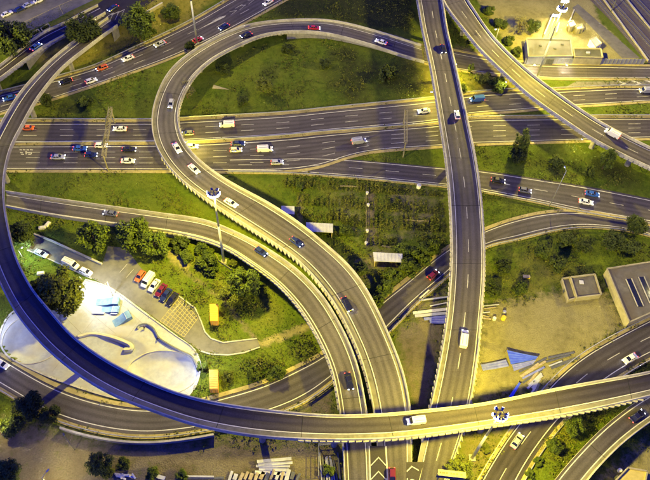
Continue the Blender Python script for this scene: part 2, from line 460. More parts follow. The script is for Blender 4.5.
class Ribbon:
    def __init__(s, key, st, step=1.6, smooth=2):
        w = np.array([np.concatenate([P(a, b, z), P(c_, d, z)]) for (a, b, c_, d, z) in st])
        w = crom(w, 14)
        mid = (w[:, :3] + w[:, 3:]) / 2
        L_ = np.concatenate([[0], np.cumsum(np.linalg.norm(np.diff(mid, axis=0), axis=1))])
        n = max(4, int(L_[-1] / step)); q = np.linspace(0, L_[-1], n + 1)
        w = np.stack([np.interp(q, L_, w[:, k]) for k in range(6)], 1)
        for _ in range(smooth * 3):                       # even out tracing wobble
            w[1:-1] = .25 * w[:-2] + .5 * w[1:-1] + .25 * w[2:]
        s.L, s.R = w[:, :3], w[:, 3:]; s.s = q; s.mid = (s.L + s.R) / 2; s.len = L_[-1]
        c_ = s.R - s.L; s.wid = np.linalg.norm(c_[:, :2], axis=1); c_[:, 2] = 0; s.nrm = c_ / s.wid[:, None]
        t = np.gradient(s.mid, axis=0); s.tan = t / np.linalg.norm(t, axis=1)[:, None]
        s.key = key; RIB[key] = s
        s.poly = np.concatenate([s.L[:, :2], s.R[::-1, :2]])

    def at(s, t, off=0.0, dz=0.0):
        p = s.L * (1 - t) + s.R * t + s.nrm * off; p = p.copy(); p[:, 2] += dz; return p

    def strip(s, name, m, a, b, parent=None, i0=0, i1=None):
        a = a[i0:i1]; b = b[i0:i1]; n = len(a); v = np.concatenate([a, b])
        f = [(i, n + i, n + i + 1, i + 1) for i in range(n - 1)]
        o = build(name, v, f, m, parent)
        if m in ('asphalt', 'asphalt_old', 'asphalt_dark'):
            ss = s.s[i0:i1] if len(s.s[i0:i1]) == n else np.arange(n) * 1.6; ww = np.linalg.norm(b - a, axis=1)
            uvv = np.concatenate([np.stack([np.zeros(n), ss], 1), np.stack([ww, ss], 1)]); ul = o.data.uv_layers.new(name='road')
            li = np.empty(len(o.data.loops), dtype=np.int32); o.data.loops.foreach_get('vertex_index', li); ul.data.foreach_set('uv', uvv[li].reshape(-1).astype(np.float32))
        return o

    def idx(s, px, py):
        best = None
        for _ in range(3):
            z = 0.0 if best is None else s.mid[best][2]
            p = P(px, py, z); best = int(np.argmin(np.hypot(s.mid[:, 0] - p[0], s.mid[:, 1] - p[1])))
        return best


def prism_along(path, nrm, prof):
    """closed profile [(across, up)] swept along a path"""
    n = len(path); k = len(prof); v = []
    for i in range(n):
        for (a, u) in prof:
            v.append(path[i] + nrm[i] * a + np.array([0, 0, u]))
    f = []
    for i in range(n - 1):
        for j in range(k):
            j2 = (j + 1) % k; f.append((i * k + j, i * k + j2, (i + 1) * k + j2, (i + 1) * k + j))
    f += [tuple(reversed(range(k))), tuple((n - 1) * k + j for j in range(k))]
    return v, f


def road_markings(r, root, lines, dashes, dz=.014, w=.23, mt='paint', clip=None):
    i0, i1 = clip or (0, None)
    for t in lines:
        p = r.at(t, 0, dz); r.strip('edge_line', 'edgepaint', p - r.nrm * w / 2, p + r.nrm * w / 2, root, i0, i1)
    for (t, s0, s1) in dashes:
        q = s0
        while q + 4.4 < s1:
            ss = np.linspace(q, q + 4.4, 4); c_ = r.at(t, 0, dz)
            p = np.stack([np.interp(ss, r.s, c_[:, k]) for k in range(3)], 1); nn = np.stack([np.interp(ss, r.s, r.nrm[:, k]) for k in range(3)], 1)
            r.strip('lane_dash', mt, p - nn * .10, p + nn * .10, root); q += 12.0


def ground_road(key, name, label, st, m='asphalt', lines=(.06, .94), dashes=(), kerbs=(1, 1), z=.04, km='shoulder', rails=(0, 0), cat='road', shoulders=None):
    st = [(a, b, c_, d, (e[0] if e else 0) + z) for (a, b, c_, d, *e) in st]
    r = Ribbon(key, st)
    root = r.strip(name, m, r.L, r.R); tag(root, label, cat, kind='structure')
    road_markings(r, root, lines, [(t, 3, r.len) for t in dashes])
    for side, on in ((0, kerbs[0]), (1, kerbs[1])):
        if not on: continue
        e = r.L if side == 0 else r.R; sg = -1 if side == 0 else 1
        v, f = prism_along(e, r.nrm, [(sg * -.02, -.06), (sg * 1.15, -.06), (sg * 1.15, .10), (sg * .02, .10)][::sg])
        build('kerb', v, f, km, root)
    for side, on in ((0, rails[0]), (1, rails[1])):
        if not on: continue
        e = r.L if side == 0 else r.R; sg = -1 if side == 0 else 1
        v, f = prism_along(e, r.nrm, [(sg * .80, .45), (sg * .97, .45), (sg * .97, .80), (sg * .80, .80)][::sg])
        gr = build('guard_rail', v, f, 'steel', root)
        mb = MB(); q = 1.0
        while q < r.len:
            i = int(np.argmin(abs(r.s - q))); p = e[i] + r.nrm[i] * sg * 1.03
            mb.box((p[0], p[1], p[2] + .35), (.1, .1, .8), 0); q += 3.2
        tag(mb.build('guard_rail_posts', 'steel_dark', gr), kind='stuff')
    return r, root


def parapet(r, root, side, h=.95, w=.42, teeth=None, i0=0, i1=None, m='concrete'):
    e = (r.L if side == 0 else r.R)[i0:i1]; nr = r.nrm[i0:i1]; sg = 1 if side == 0 else -1
    v, f = prism_along(e, nr, [(0, .006), (sg * w, .006), (sg * (w - .10), h), (sg * .06, h)][::-sg])
    p = build('parapet', v, f, m, root)
    if teeth:
        mb = MB(); q = r.s[i0] + .8; sEnd = r.s[i1 - 1 if i1 else -1]
        if isinstance(teeth, tuple): q = r.s[r.idx(*teeth[0])]; sEnd = r.s[r.idx(*teeth[1])]
        full = r.L if side == 0 else r.R
        while q < sEnd - .5:
            c_ = np.array([np.interp(q, r.s, full[:, k]) for k in range(3)]); nn = np.array([np.interp(q, r.s, r.nrm[:, k]) for k in range(3)])
            a = math.atan2(nn[1], nn[0]); o = -sg * .17
            mb.box((c_[0] + nn[0] * o, c_[1] + nn[1] * o, c_[2] - .06), (.32, 1.30, .62), a); q += 1.62
        tag(mb.build('parapet_brackets', m, p), kind='stuff')
    return p


ALLR = []


def flyover(key, label, st, m='asphalt_old', th=1.1, lines=(.1, .9), dashes=(), teeth=(1, 1), par=((0, None), (0, None)), shoulder=None, piers=True, wall_to=3.2, gap=21.0, first=8.0, parh=.95):
    r = Ribbon(key, st)
    p0 = r.mid[len(r.mid) // 2]
    root = empty('flyover_ramp'); tag(root, label, 'flyover')
    n = len(r.L)
    # deck: surface, soffit and fascias in one closed box girder
    inset = np.minimum(1.1, r.wid * .18)[:, None]
    lo = r.at(0, 0, -th) + r.nrm * inset; ro = r.at(1, 0, -th) - r.nrm * inset
    lw = r.at(0, 0, -.45); rw = r.at(1, 0, -.45)
    ring = np.stack([r.L, r.R, rw, ro, lo, lw], 1).reshape(-1, 3)
    f = []
    for i in range(n - 1):
        for j in range(6):
            j2 = (j + 1) % 6; f.append((i * 6 + j, (i + 1) * 6 + j, (i + 1) * 6 + j2, i * 6 + j2))
    f += [tuple(range(6)), tuple(reversed(range((n - 1) * 6, n * 6)))]
    build('deck', ring, f, 'concrete', root)
    surf = r.strip('road_surface', m, r.at(0, .1, .012), r.at(1, -.1, .012), root)
    if shoulder:
        for (t0, t1) in shoulder: r.strip('shoulder', 'shoulder', r.at(t0, .12 if t0 == 0 else 0, .02), r.at(t1, -.12 if t1 == 1 else 0, .02), root)
    road_markings(r, root, lines, [(t, 2, r.len) for t in dashes], .03)
    for side in (0, 1):
        if par[side]: parapet(r, root, side, parh, teeth=teeth[side], i0=par[side][0], i1=(r.idx(*par[side][1]) if isinstance(par[side][1], tuple) else par[side][1]))
    q = 11.0
    while q < r.len - 3:
        i = int(np.argmin(abs(r.s - q))); a_ = r.at(0, .45, .026)[i]; b_ = r.at(1, -.45, .026)[i]; mj = MB(); mj.bar(a_, b_, .12, .01); mj.build('expansion_joint', 'tyre', root); q += 20.5
    # where the deck is low it stands on solid side walls
    low = (r.mid[:, 2] - plateau(r.mid[:, 0], r.mid[:, 1])) < wall_to
    i = 0
    while i < n:
        if low[i]:
            j = i
            while j + 1 < n and low[j + 1]: j += 1
            if j - i > 1:
                for side in (0, 1):
                    e = r.at(side, (.15 if side == 0 else -.15), -.3)[i:j + 1]; g = e.copy(); g[:, 2] = plateau(e[:, 0], e[:, 1]) - .5
                    r2 = r.nrm[i:j + 1] * (.3 if side == 0 else -.3)
                    g2 = np.minimum(g[:, 2], e[:, 2] - .1); g[:, 2] = g2
                    a = np.stack([e, e + r2, g + r2, g], 1).reshape(-1, 3); k = j + 1 - i; ff = []
                    for q in range(k - 1):
                        for w_ in range(4): ff.append((q * 4 + w_, (q + 1) * 4 + w_, (q + 1) * 4 + (w_ + 1) % 4, q * 4 + (w_ + 1) % 4))
                    ff += [(0, 1, 2, 3), ((k - 1) * 4 + 3, (k - 1) * 4 + 2, (k - 1) * 4 + 1, (k - 1) * 4)]
                    build('side_wall', a, ff, 'concrete_dark', root)
            i = j + 1
        else: i += 1
    ALLR.append((r, root, piers, low, gap, first, th))
    return r, root


def add_piers():
    for (r, root, on, low, gap, first, th) in ALLR:
        if not on: continue
        s_ = first
        while s_ < r.len - 3:
            ok = None
            for ds in (0, 2, -2, 4, -4, 6, -6, 8, -8):
                q = s_ + ds
                if q < 2 or q > r.len - 2: continue
                i = int(np.argmin(abs(r.s - q)))
                if low[i]: continue
                p = r.mid[i]; bad = False
                for k2, o in RIB.items():
                    if o is r: continue
                    j = int(np.argmin(np.hypot(o.mid[:, 0] - p[0], o.mid[:, 1] - p[1])))
                    if np.hypot(*(o.mid[j, :2] - p[:2])) < o.wid[j] / 2 + 1.6 and o.mid[j, 2] < p[2]: bad = True; break
                if not bad: ok = i; break
            if ok is not None:
                p = r.mid[ok]; a = math.atan2(r.nrm[ok][1], r.nrm[ok][0]); g0 = float(plateau(p[0], p[1]))
                mb = MB(); mb.tube((p[0], p[1], g0 - .4), (p[0], p[1], p[2] - th - .7), .85, .85, 14); pr = mb.build('pier', 'concrete_dark', root)
                mb = MB(); w = r.wid[ok] * .62
                c_, s2 = math.cos(a), math.sin(a); zt = p[2] - th + .03
                pts = []
                for (zz, ww, dd) in ((zt - .8, .42, 1.5), (zt, 1.0, 1.9)):
                    for (ax, ay) in ((-.5, -.5), (.5, -.5), (.5, .5), (-.5, .5)):
                        x, y = ax * w * ww, ay * dd; pts.append((p[0] + x * c_ - y * s2, p[1] + x * s2 + y * c_, zz))
                mb.hexa(pts); mb.build('pier_cap', 'concrete_dark', pr)
            s_ += gap


def sheet(name, pts, z, m, parent=None, world=False):
    w = [Vector(p) for p in pts] if world else [Vector([float(q) for q in P(p[0], p[1], z)]) for p in pts]
    for p in w: p.z = z
    tri = tessellate_polygon([w]); 
    fl = []
    for t in tri:
        a, b, c_ = w[t[0]], w[t[1]], w[t[2]]
        fl.append(t if ((b - a).cross(c_ - a)).z > 0 else (t[0], t[2], t[1]))
    return build(name, w, fl, m, parent)


def chevrons(root, pts, m='paint', w=.6):
    """each chevron: three world points left end, tip, right end"""
    for (a, t, b) in pts:
        a, t, b = [np.array(q, float) for q in (a, t, b)]
        d = t - (a + b) / 2; d[2] = 0; d = d / np.linalg.norm(d) * w
        v = [a, a + d, t + d, b + d, b, t]
        build('chevron', v, [(0, 5, 2, 1), (5, 4, 3, 2)], m, root)


# ------------------------------------------------------------------ ground roads
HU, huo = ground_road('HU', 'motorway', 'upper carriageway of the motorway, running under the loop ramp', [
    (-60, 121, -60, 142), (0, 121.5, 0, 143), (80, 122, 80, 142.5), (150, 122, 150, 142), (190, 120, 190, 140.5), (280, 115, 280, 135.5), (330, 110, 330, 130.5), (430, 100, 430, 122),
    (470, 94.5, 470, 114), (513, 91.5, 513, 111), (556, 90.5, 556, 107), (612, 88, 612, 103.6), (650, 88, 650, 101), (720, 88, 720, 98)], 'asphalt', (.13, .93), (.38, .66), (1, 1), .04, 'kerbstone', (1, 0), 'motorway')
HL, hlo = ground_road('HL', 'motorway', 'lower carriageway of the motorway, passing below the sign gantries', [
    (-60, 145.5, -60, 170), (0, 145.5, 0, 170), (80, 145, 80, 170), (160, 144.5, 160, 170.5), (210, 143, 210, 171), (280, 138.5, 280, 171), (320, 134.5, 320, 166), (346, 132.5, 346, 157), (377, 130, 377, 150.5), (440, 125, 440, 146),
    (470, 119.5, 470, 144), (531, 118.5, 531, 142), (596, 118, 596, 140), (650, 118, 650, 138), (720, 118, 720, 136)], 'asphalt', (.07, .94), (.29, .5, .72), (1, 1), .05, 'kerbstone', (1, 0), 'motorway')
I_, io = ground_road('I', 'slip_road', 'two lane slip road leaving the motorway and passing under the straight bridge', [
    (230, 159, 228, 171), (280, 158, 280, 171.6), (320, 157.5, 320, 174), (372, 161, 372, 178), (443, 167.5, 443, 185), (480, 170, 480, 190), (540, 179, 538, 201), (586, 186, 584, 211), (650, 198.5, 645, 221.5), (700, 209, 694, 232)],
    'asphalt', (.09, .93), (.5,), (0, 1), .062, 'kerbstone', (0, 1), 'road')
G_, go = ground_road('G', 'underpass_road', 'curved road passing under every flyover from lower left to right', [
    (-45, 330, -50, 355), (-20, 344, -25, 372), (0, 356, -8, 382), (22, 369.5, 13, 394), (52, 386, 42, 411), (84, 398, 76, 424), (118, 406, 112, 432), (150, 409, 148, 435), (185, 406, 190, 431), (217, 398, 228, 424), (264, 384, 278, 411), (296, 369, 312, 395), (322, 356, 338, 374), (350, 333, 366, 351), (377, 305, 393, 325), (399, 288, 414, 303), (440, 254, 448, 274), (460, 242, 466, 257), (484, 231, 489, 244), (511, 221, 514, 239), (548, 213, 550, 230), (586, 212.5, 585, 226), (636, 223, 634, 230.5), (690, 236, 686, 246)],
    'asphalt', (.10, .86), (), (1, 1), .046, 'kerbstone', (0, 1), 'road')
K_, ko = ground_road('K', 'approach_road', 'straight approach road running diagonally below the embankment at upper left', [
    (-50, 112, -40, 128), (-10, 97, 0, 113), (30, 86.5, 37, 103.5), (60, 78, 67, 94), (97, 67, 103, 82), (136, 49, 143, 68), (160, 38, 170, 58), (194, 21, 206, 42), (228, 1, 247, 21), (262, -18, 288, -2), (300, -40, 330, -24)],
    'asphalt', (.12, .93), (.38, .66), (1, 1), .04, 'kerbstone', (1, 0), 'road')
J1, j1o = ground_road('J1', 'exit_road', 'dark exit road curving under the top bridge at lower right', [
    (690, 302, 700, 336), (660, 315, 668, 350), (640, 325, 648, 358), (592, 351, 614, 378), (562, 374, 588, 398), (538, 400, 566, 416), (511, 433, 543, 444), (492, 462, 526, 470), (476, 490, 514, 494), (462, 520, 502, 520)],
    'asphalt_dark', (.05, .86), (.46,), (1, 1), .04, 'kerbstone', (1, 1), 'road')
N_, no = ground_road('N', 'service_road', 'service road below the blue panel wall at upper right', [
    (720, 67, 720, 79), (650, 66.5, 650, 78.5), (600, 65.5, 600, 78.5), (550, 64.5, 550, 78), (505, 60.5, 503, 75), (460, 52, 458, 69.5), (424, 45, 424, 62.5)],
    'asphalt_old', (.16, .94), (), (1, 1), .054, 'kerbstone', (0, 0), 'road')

# ------------------------------------------------------------------ flyovers
C_, co = flyover('C', 'loop ramp circling the grass field and running down to the bottom edge', [
    (421, 46, 424, 63, .3), (402, 40, 400, 56, .5), (383, 34, 377, 48, .9), (346, 24, 342, 38, 1.7), (320, 20.5, 318, 33.5, 2.3), (285, 21, 290, 32.5, 3.1), (251, 25, 262, 36.5, 3.9), (225, 34, 238, 46.5, 4.6),
    (199, 48, 215, 58.5, 5.4), (178, 63, 198, 73, 6.0), (164, 80, 188, 87, 6.5), (154.5, 103, 181, 102, 7), (151.5, 122, 178, 120, 7.2), (154, 141, 183, 140, 7.3), (163, 160, 194, 155, 7.3), (180, 180, 211, 170, 7.3), (207, 201, 236, 186, 7.3), (238.5, 222, 268, 203, 7.3), (267, 240, 301, 224.6, 7.2),
    (296, 260, 330, 248.5, 7.1), (318, 283, 352, 269, 7.0), (336, 308, 370, 295, 6.8), (351, 337, 385, 326, 6.3), (359, 355, 394, 347, 5.8), (367, 381, 404, 374, 5.0), (373.6, 412.5, 411, 411, 4.0), (377, 440, 412, 440, 3.0), (379, 480, 412, 480, 1.8), (380, 530, 412, 530, .6)],
    lines=(.22, .86), teeth=(((165, 160), (391, 400)), ((330, 26), (180, 150))), shoulder=[(0, .17), (.88, 1)], m='asphalt_old', first=30, par=((0, (394, 440)), (0, (395, 452))))
D_, do = flyover('D', 'straight bridge running from the top edge to the bottom edge', [
    (406, -45, 431, -45, 8.0), (411, -20, 437, -20, 8.0), (417, 0, 442.5, 0, 8.0), (422, 29, 447, 29, 8.0), (430.5, 68, 456, 68, 8.0), (439, 118, 467, 118, 8.0), (445.5, 159, 475.5, 159, 8.0), (449.5, 198.5, 481, 198.5, 8.0), (451.5, 245, 484, 245, 7.8), (450.5, 279, 484, 279, 7.4), (447, 318.5, 481, 318.5, 6.7), (440, 361, 477, 361, 5.6), (430, 408, 469.5, 408, 4.2), (421.6, 441, 460.5, 441, 3.0), (414, 480, 447, 480, 1.7), (402, 530, 436, 530, .6)],
    lines=(.16, .92), dashes=(.52,), teeth=(1, 1), shoulder=[(0, .13)], m='asphalt', first=6, par=((0, (438, 452)), (0, None)))
E_, eo = flyover('E', 'ramp splitting off at the top edge and curving over the motorway to the right', [
    (424, -40, 448, -48, 8), (436, -12, 459, -20, 8), (445, 6.5, 467, 0, 8), (456, 21, 475, 12, 8), (467, 35, 483, 24.5, 8), (481, 52, 496, 41, 8), (506, 76, 519, 64, 8), (532, 99, 544, 84.5, 7.8), (569, 125, 581, 111, 7.4), (597.7, 143.5, 608, 127.5, 7), (647, 168, 655, 151, 6.3), (690, 186, 696, 168, 5.6)],
    lines=(.1, .88), dashes=(.5,), teeth=(1, 1), m='asphalt_old', first=20)
F_, fo = flyover('F', 'narrow ramp climbing from the left and running beside the loop ramp', [
    (6, 207.6, 6.5, 192, .12), (52, 216.5, 53, 199, .3), (104, 224, 106, 206.5, .9), (140, 229, 143, 211.5, 1.7), (165, 232, 167, 215, 2.5), (199, 239, 205, 220.5, 3.7), (226.7, 249, 238, 233.5, 4.6), (249, 263.5, 263, 246.5, 5.4), (278, 285, 295, 268, 6.2), (301, 311, 322, 295, 6.5), (317, 337, 340, 324, 6.2), (327, 358, 352, 349, 5.6), (334, 379, 360.5, 375, 5.0), (339.6, 412.5, 367, 411, 4.0), (342, 440, 371, 440, 3.0), (344, 480, 373, 480, 1.8), (345, 530, 374, 530, .6)],
    lines=(.16, .80), teeth=(((130, 220), (352, 412)), 0), shoulder=[(.84, 1)], m='asphalt_old', first=26, par=((0, None), (0, (356, 440))))
A_, ao = flyover('A', 'top level ramp sweeping along the left side and across the bottom', [
    (108, 18.5, 118, 26.5, 5.25), (95, 27.5, 105, 35.5, 5.5), (78.5, 39, 90, 47, 5.9), (52, 60, 62.5, 69, 6.7), (26, 86.5, 41, 95, 7.6), (12, 106, 31, 111, 8.2), (0, 127, 22, 128, 8.7), (-11, 150, 12, 147, 9.2), (-17, 176, 5.5, 172, 9.6), (-19, 205, 4.5, 201, 10), (-15, 238, 10, 232, 10.4), (-7, 268, 17, 258, 10.7), (11, 306, 33, 289, 11), (28, 330, 51, 310.5, 11.2), (50, 353, 71, 334, 11.3), (80, 377, 99, 355.5, 11.4), (115, 397, 131, 373.5, 11.4), (152, 411.5, 167, 389.5, 11.4), (190, 424.5, 200, 399.5, 11.4), (223, 432, 232, 405.5, 11.4), (265, 438, 270, 410.5, 11.3), (327, 441, 327, 415.5, 11.2), (385, 440, 380, 414.5, 11), (425, 436, 419, 411, 10.9), (487, 427, 481, 404, 10.6), (558, 416.5, 552, 389.5, 10.3), (611, 406, 605, 380, 10), (647, 397.5, 642, 373.5, 9.8), (700, 385, 694, 361, 9.5)],
    lines=(.27, .93), teeth=(((300, 428), (640, 386)), 0), shoulder=[(0, .24)], m='asphalt_dark', th=1.3, first=24, gap=26)
B_, bo = flyover('B', 'short ramp crossing the upper left corner behind the top level ramp', [
    (-30, 97, -40, 90, 6.2), (-2, 82, -13, 75, 6.0), (9, 73.5, 0, 66.5, 5.9), (31, 57, 22, 49, 5.7), (54, 42, 43, 33.5, 5.5), (74, 32, 62, 25, 5.4), (92, 22, 82, 14, 5.3), (106, 14, 98, 6, 5.2)],
    lines=(.08, .72), teeth=(1, 0), m='asphalt_dark', first=6, gap=16, wall_to=2.0)
J2, j2o = flyover('J2', 'low ramp with grassy verge at the lower right corner', [
    (676, 379, 690, 402, 4.2), (650, 393, 662, 415, 4.2), (626, 408.5, 640, 430, 4.2), (603, 427, 620, 446, 4.2), (582, 448, 602, 464, 4.2), (563, 469, 588, 480, 4.1), (547, 490, 574, 500, 4.0), (530, 515, 558, 525, 3.8)],
    lines=(.14, .78), teeth=(0, 0), shoulder=[(.8, 1)], m='asphalt', par=(None, (0, None)), first=5, gap=14, wall_to=3.0)
add_piers()

# upper left corner: the road where the two ramps meet and the street beyond it
st_ = PLATEAU + .04
up = sheet('hill_street', [(-30, 62), (0, 44), (18, 36), (56, 19), (70, 11), (100, -3), (130, -30), (40, -40), (-60, 10)], st_, 'asphalt_yard')
tag(up, 'hillside street with parked cars in the upper left corner', 'street', kind='structure')
mr = sheet('merging_road', [(88, 24), (96, 5), (112, -6), (140, -28), (196, -28), (160, -4), (140, 10), (124, 22), (117, 27.5), (107, 19), (100, 20)], PLATEAU + .055, 'asphalt_dark')
tag(mr, 'road where the two upper left ramps meet beside the tree', 'road', kind='structure')
zz = PLATEAU + .08
chevrons(mr, [(P(109, 22, zz), P(113, 13.5, zz), P(106, 17.5, zz)), (P(114.5, 20.5, zz), P(118.5, 12, zz), P(111, 15.5, zz)), (P(120, 18.5, zz), P(124, 10, zz), P(117, 13.5, zz))], w=.7)
for (a, b) in (((20, 24), (59, 5.5)), ((59, 5.5), (63, 14)), ((59, 5.5), (74, -1))):
    pa, pb = P(*a, zz), P(*b, zz); mb = MB(); mb.bar(pa, pb, .25, .01); mb.build('lane_line', 'paint_yellow', up)
for (a, b) in (((82, 12), (98, 4)), ((84, 19), (100, 11.5))):
    pa, pb = P(*a, zz), P(*b, zz); mb = MB(); mb.bar(pa, pb, .25, .01); mb.build('lane_line', 'paint', mr)

# gores with chevrons
build('painted_wedge', [P(196, 30.8, .07), P(224, 17.6, .07), P(226, 15.6, .07), P(222, 16.4, .07)], [(0, 1, 2, 3)], 'paint', ko)
chevrons(ko, [(P(x - 1, y + 2.6, .07), P(x + 5, y - 2.2, .07), P(x - 2, y - 1.2, .07)) for (x, y) in ((231, 13), (240, 7.5), (249, 2))], w=.5)
zg = .08
g1 = sheet('gore_paving', [(576, 81.5), (610, 81.5), (650, 80.5), (720, 80.5), (720, 86), (650, 86), (600, 87.5), (560, 90)], .034, 'shoulder'); tag(g1, 'paved gore between motorway and service road at the right edge', 'pavement', kind='structure')
zc = .052
chevrons(g1, [(P(x - 2, 87, zc), P(x + 7, 83.4, zc), P(x - 2, 80.5, zc)) for x in (616, 631, 646)], w=1.5, m='edgepaint')
g2 = sheet('gore_paving', [(590, 212.5), (618, 215.5), (640, 220.5), (648, 224.5), (630, 222.5), (600, 216.5)], .075, 'shoulder'); tag(g2, 'painted gore where slip road and underpass road join beside the trees', 'pavement', kind='structure')
for (cx, cy, rx, ry) in ((607, 215, 6, 1.7), (623, 218.2, 6, 1.6)):
    pts = [P(cx + rx * math.cos(t) , cy + ry * math.sin(t) + .22 * rx * math.cos(t), .085) for t in np.linspace(0, 2 * math.pi, 17)]
    v = []; cc = P(cx, cy, .085)
    for p in pts: v += [p, cc + (p - cc) * .72]
    build('painted_loop', v, [(2 * i, 2 * i + 2, 2 * i + 3, 2 * i + 1) for i in range(16)], 'paint', g2)
# between ramp F and loop ramp, and between loop ramp and the straight bridge, at the bottom edge
def gz_(py): return np.interp(py, [412, 440, 480, 530], [4.0, 3.0, 1.8, .6]) + .012
def gore3(name, label, pts, chev):
    h_ = len(pts) // 2; lo_, hi_ = pts[:h_], pts[h_:][::-1]; ys = np.arange(lo_[0][1], lo_[-1][1] + .1, 2.0)
    w = [P(np.interp(y, [q[1] for q in lo_], [q[0] for q in lo_]), y, gz_(y) + .022) for y in ys] + [P(np.interp(y, [q[1] for q in hi_], [q[0] for q in hi_]), y, gz_(y) + .022) for y in ys[::-1]]
    k = len(w) // 2
    o = build(name, w, [(i, i + 1, 2 * k - 2 - i, 2 * k - 1 - i) for i in range(k - 1)], 'asphalt_old'); tag(o, label, 'pavement', kind='structure')
    chevrons(o, [(P(x0, y0, gz_(y0) + .06), P(xt, yt, gz_(yt) + .06), P(x1, y1, gz_(y1) + .06)) for (x0, y0, xt, yt, x1, y1) in chev], w=1.5, m='edgepaint')
gore3('gore_paving', 'chevron striped gore between the two parallel ramps at the bottom edge', [(368.5, 446), (369.5, 480), (371, 530), (389, 530), (387, 480), (385, 446)],
      [(371, y, 378.5, y - 8, 386, y) for y in (466, 480, 494)])
gore3('gore_paving', 'narrow gore between loop ramp and straight bridge at the bottom edge', [(406.5, 462), (406, 480), (406, 530), (408, 530), (419, 480), (424, 462)],
      [(407, y, 412, y - 5, 419, y - 1) for y in (472, 485)])
for (x0_, x1_) in ((369.2, 370.2), (386.0, 387.6)):
    w0 = [P(x0_, 446, gz_(446) + .045), P(x1_, 480, gz_(480) + .045), P(x1_ + 1.5, 530, gz_(530) + .045)]
    for p_, q_ in zip(w0[:-1], w0[1:]):
        mb = MB(); mb.bar(p_, q_, .3, .006); mb.build('edge_line', 'edgepaint', co)

# ------------------------------------------------------------------ parking street by the skate park
pk = sheet('parking_street', [(25, 244), (34, 234.5), (52, 241.5), (102, 264.5), (108, 246), (126, 248), (141, 268), (178, 296), (194, 308), (200, 321), (204, 332), (210, 339), (223, 343), (257, 339), (260, 346), (244, 352), (228, 354.5), (210, 353.5), (199, 350), (170, 329), (140, 307), (115, 290), (91.5, 278), (50, 259), (27, 249.5)], .02, 'asphalt_yard')
tag(pk, 'grey parking street running past the skate park', 'street', kind='structure')


def kerb(parent, pts, w=.3, h=.14, m='concrete', name='kerb', z=0.0):
    for a, b in zip(pts[:-1], pts[1:]):
        mb = MB(); pa = P(*a, z + h / 2); pb = P(*b, z + h / 2); mb.bar(pa, pb, w, h + .06); mb.build(name, m, parent)


kerb(pk, [(34, 234), (52, 241), (102, 264)], .5, .5); kerb(pk, [(27, 250), (50, 259.5), (91.5, 278.5)], .35)
kerb(pk, [(179, 296), (195, 308), (201, 321), (205, 332), (211, 338.5), (223, 342.5), (257, 338.5)], .35, .18)
kerb(pk, [(260, 347), (244, 352.7), (228, 355), (210, 354), (199, 350.5)], .35, .18)
c4 = [(160, 321), (179.6, 297), (198, 318), (184, 337)]
def bil(u, v):
    a, b, c_, d = [np.array(q, float) for q in c4]; return (a * (1 - u) + b * u) * (1 - v) + (d * (1 - u) + c_ * u) * v
for k in range(9):
    for (p, q) in (((k / 8, 0), (k / 8, 1)), ((0, k / 8), (1, k / 8))):
        a = bil(*p); b = bil(*q); mb = MB(); mb.bar(P(*a, .034), P(*b, .034), .16, .008); mb.build('hatch_line', 'paint_yellow', pk)
for k in range(9):
    a = np.array([121, 273.5]) + np.array([6.55, 5.0]) * (k - .2); b = a + np.array([7.5, -8.5])
    if k in (0, 1) or k > 1:
        mb = MB(); mb.bar(P(*a, .034), P(*b, .034), .14, .008); mb.build('bay_line', 'paint', pk)

# ------------------------------------------------------------------ skate park
cen = SKW.mean(0)
BOWLS = [(P(163, 372)[:2], 9.2, 6.2, 1.5), (P(34, 338)[:2], 8.2, 7.6, 1.5), (P(112, 352)[:2], 9.5, 5.0, .5)]
o0 = crom(np.concatenate([SKW, SKW[:1]]), 8)[:-1]; rings = 46
vv = []; ff = []; NO = len(o0)
def skz(x, y):
    z = .05
    for (c_, rx, ry, dp) in BOWLS:
        d = math.hypot((x - c_[0]) / rx, (y - c_[1]) / ry)
        if d < 1:
            t = min(1.0, (1 - d) / .42); z -= dp * (1 - math.sqrt(max(0, 1 - t * t)) if False else math.sin(t * math.pi / 2) ** 1.3)
    return z
for k in range(rings):
    t = 1 - k / rings
    for p in o0:
        q = cen + (p - cen) * t; vv.append((q[0], q[1], skz(*q) if k else .05))
vv.append((cen[0], cen[1], skz(*cen)))
for k in range(rings - 1):
    for i in range(NO): ff.append((k * NO + i, k * NO + (i + 1) % NO, (k + 1) * NO + (i + 1) % NO, (k + 1) * NO + i))
for i in range(NO): ff.append(((rings - 1) * NO + i, (rings - 1) * NO + (i + 1) % NO, len(vv) - 1))
sk = build('skate_park', vv, ff, 'skate', None, True)
tag(sk, 'white concrete skate park with sunken bowls beneath the sweeping ramp', 'skate park')
jn = MB()
for (a, b) in (((75, 300), (188, 394)), ((100, 285), (196, 372)), ((60, 312), (150, 402)), ((30, 308), (110, 395)), ((145, 314), (90, 386)), ((175, 336), (120, 398)), ((115, 292), (52, 372)), ((86, 282), (20, 358)), ((192, 350), (152, 400))):
    pa, pb = P(*a), P(*b)
    for q in range(60):
        p0 = pa + (pb - pa) * q / 60; p1 = pa + (pb - pa) * (q + 1) / 60; z0, z1 = skz(p0[0], p0[1]), skz(p1[0], p1[1])
        if min(z0, z1) > .045: jn.bar((p0[0], p0[1], .055), (p1[0], p1[1], .055), .09, .008)
tag(jn.build('slab_joints', 'concrete_dark', sk), kind='stuff')
rim = []
for i, p in enumerate(o0): rim.append(np.array([p[0], p[1], .05]))
v, f = prism_along(np.array(rim + rim[:1]), np.array([[(p[0] - cen[0]) / np.linalg.norm(p - cen), (p[1] - cen[1]) / np.linalg.norm(p - cen), 0] for p in list(o0) + [o0[0]]]), [(-.25, .0), (.25, .0), (.25, .22), (-.25, .22)])
build('coping', v, f, 'concrete', sk)
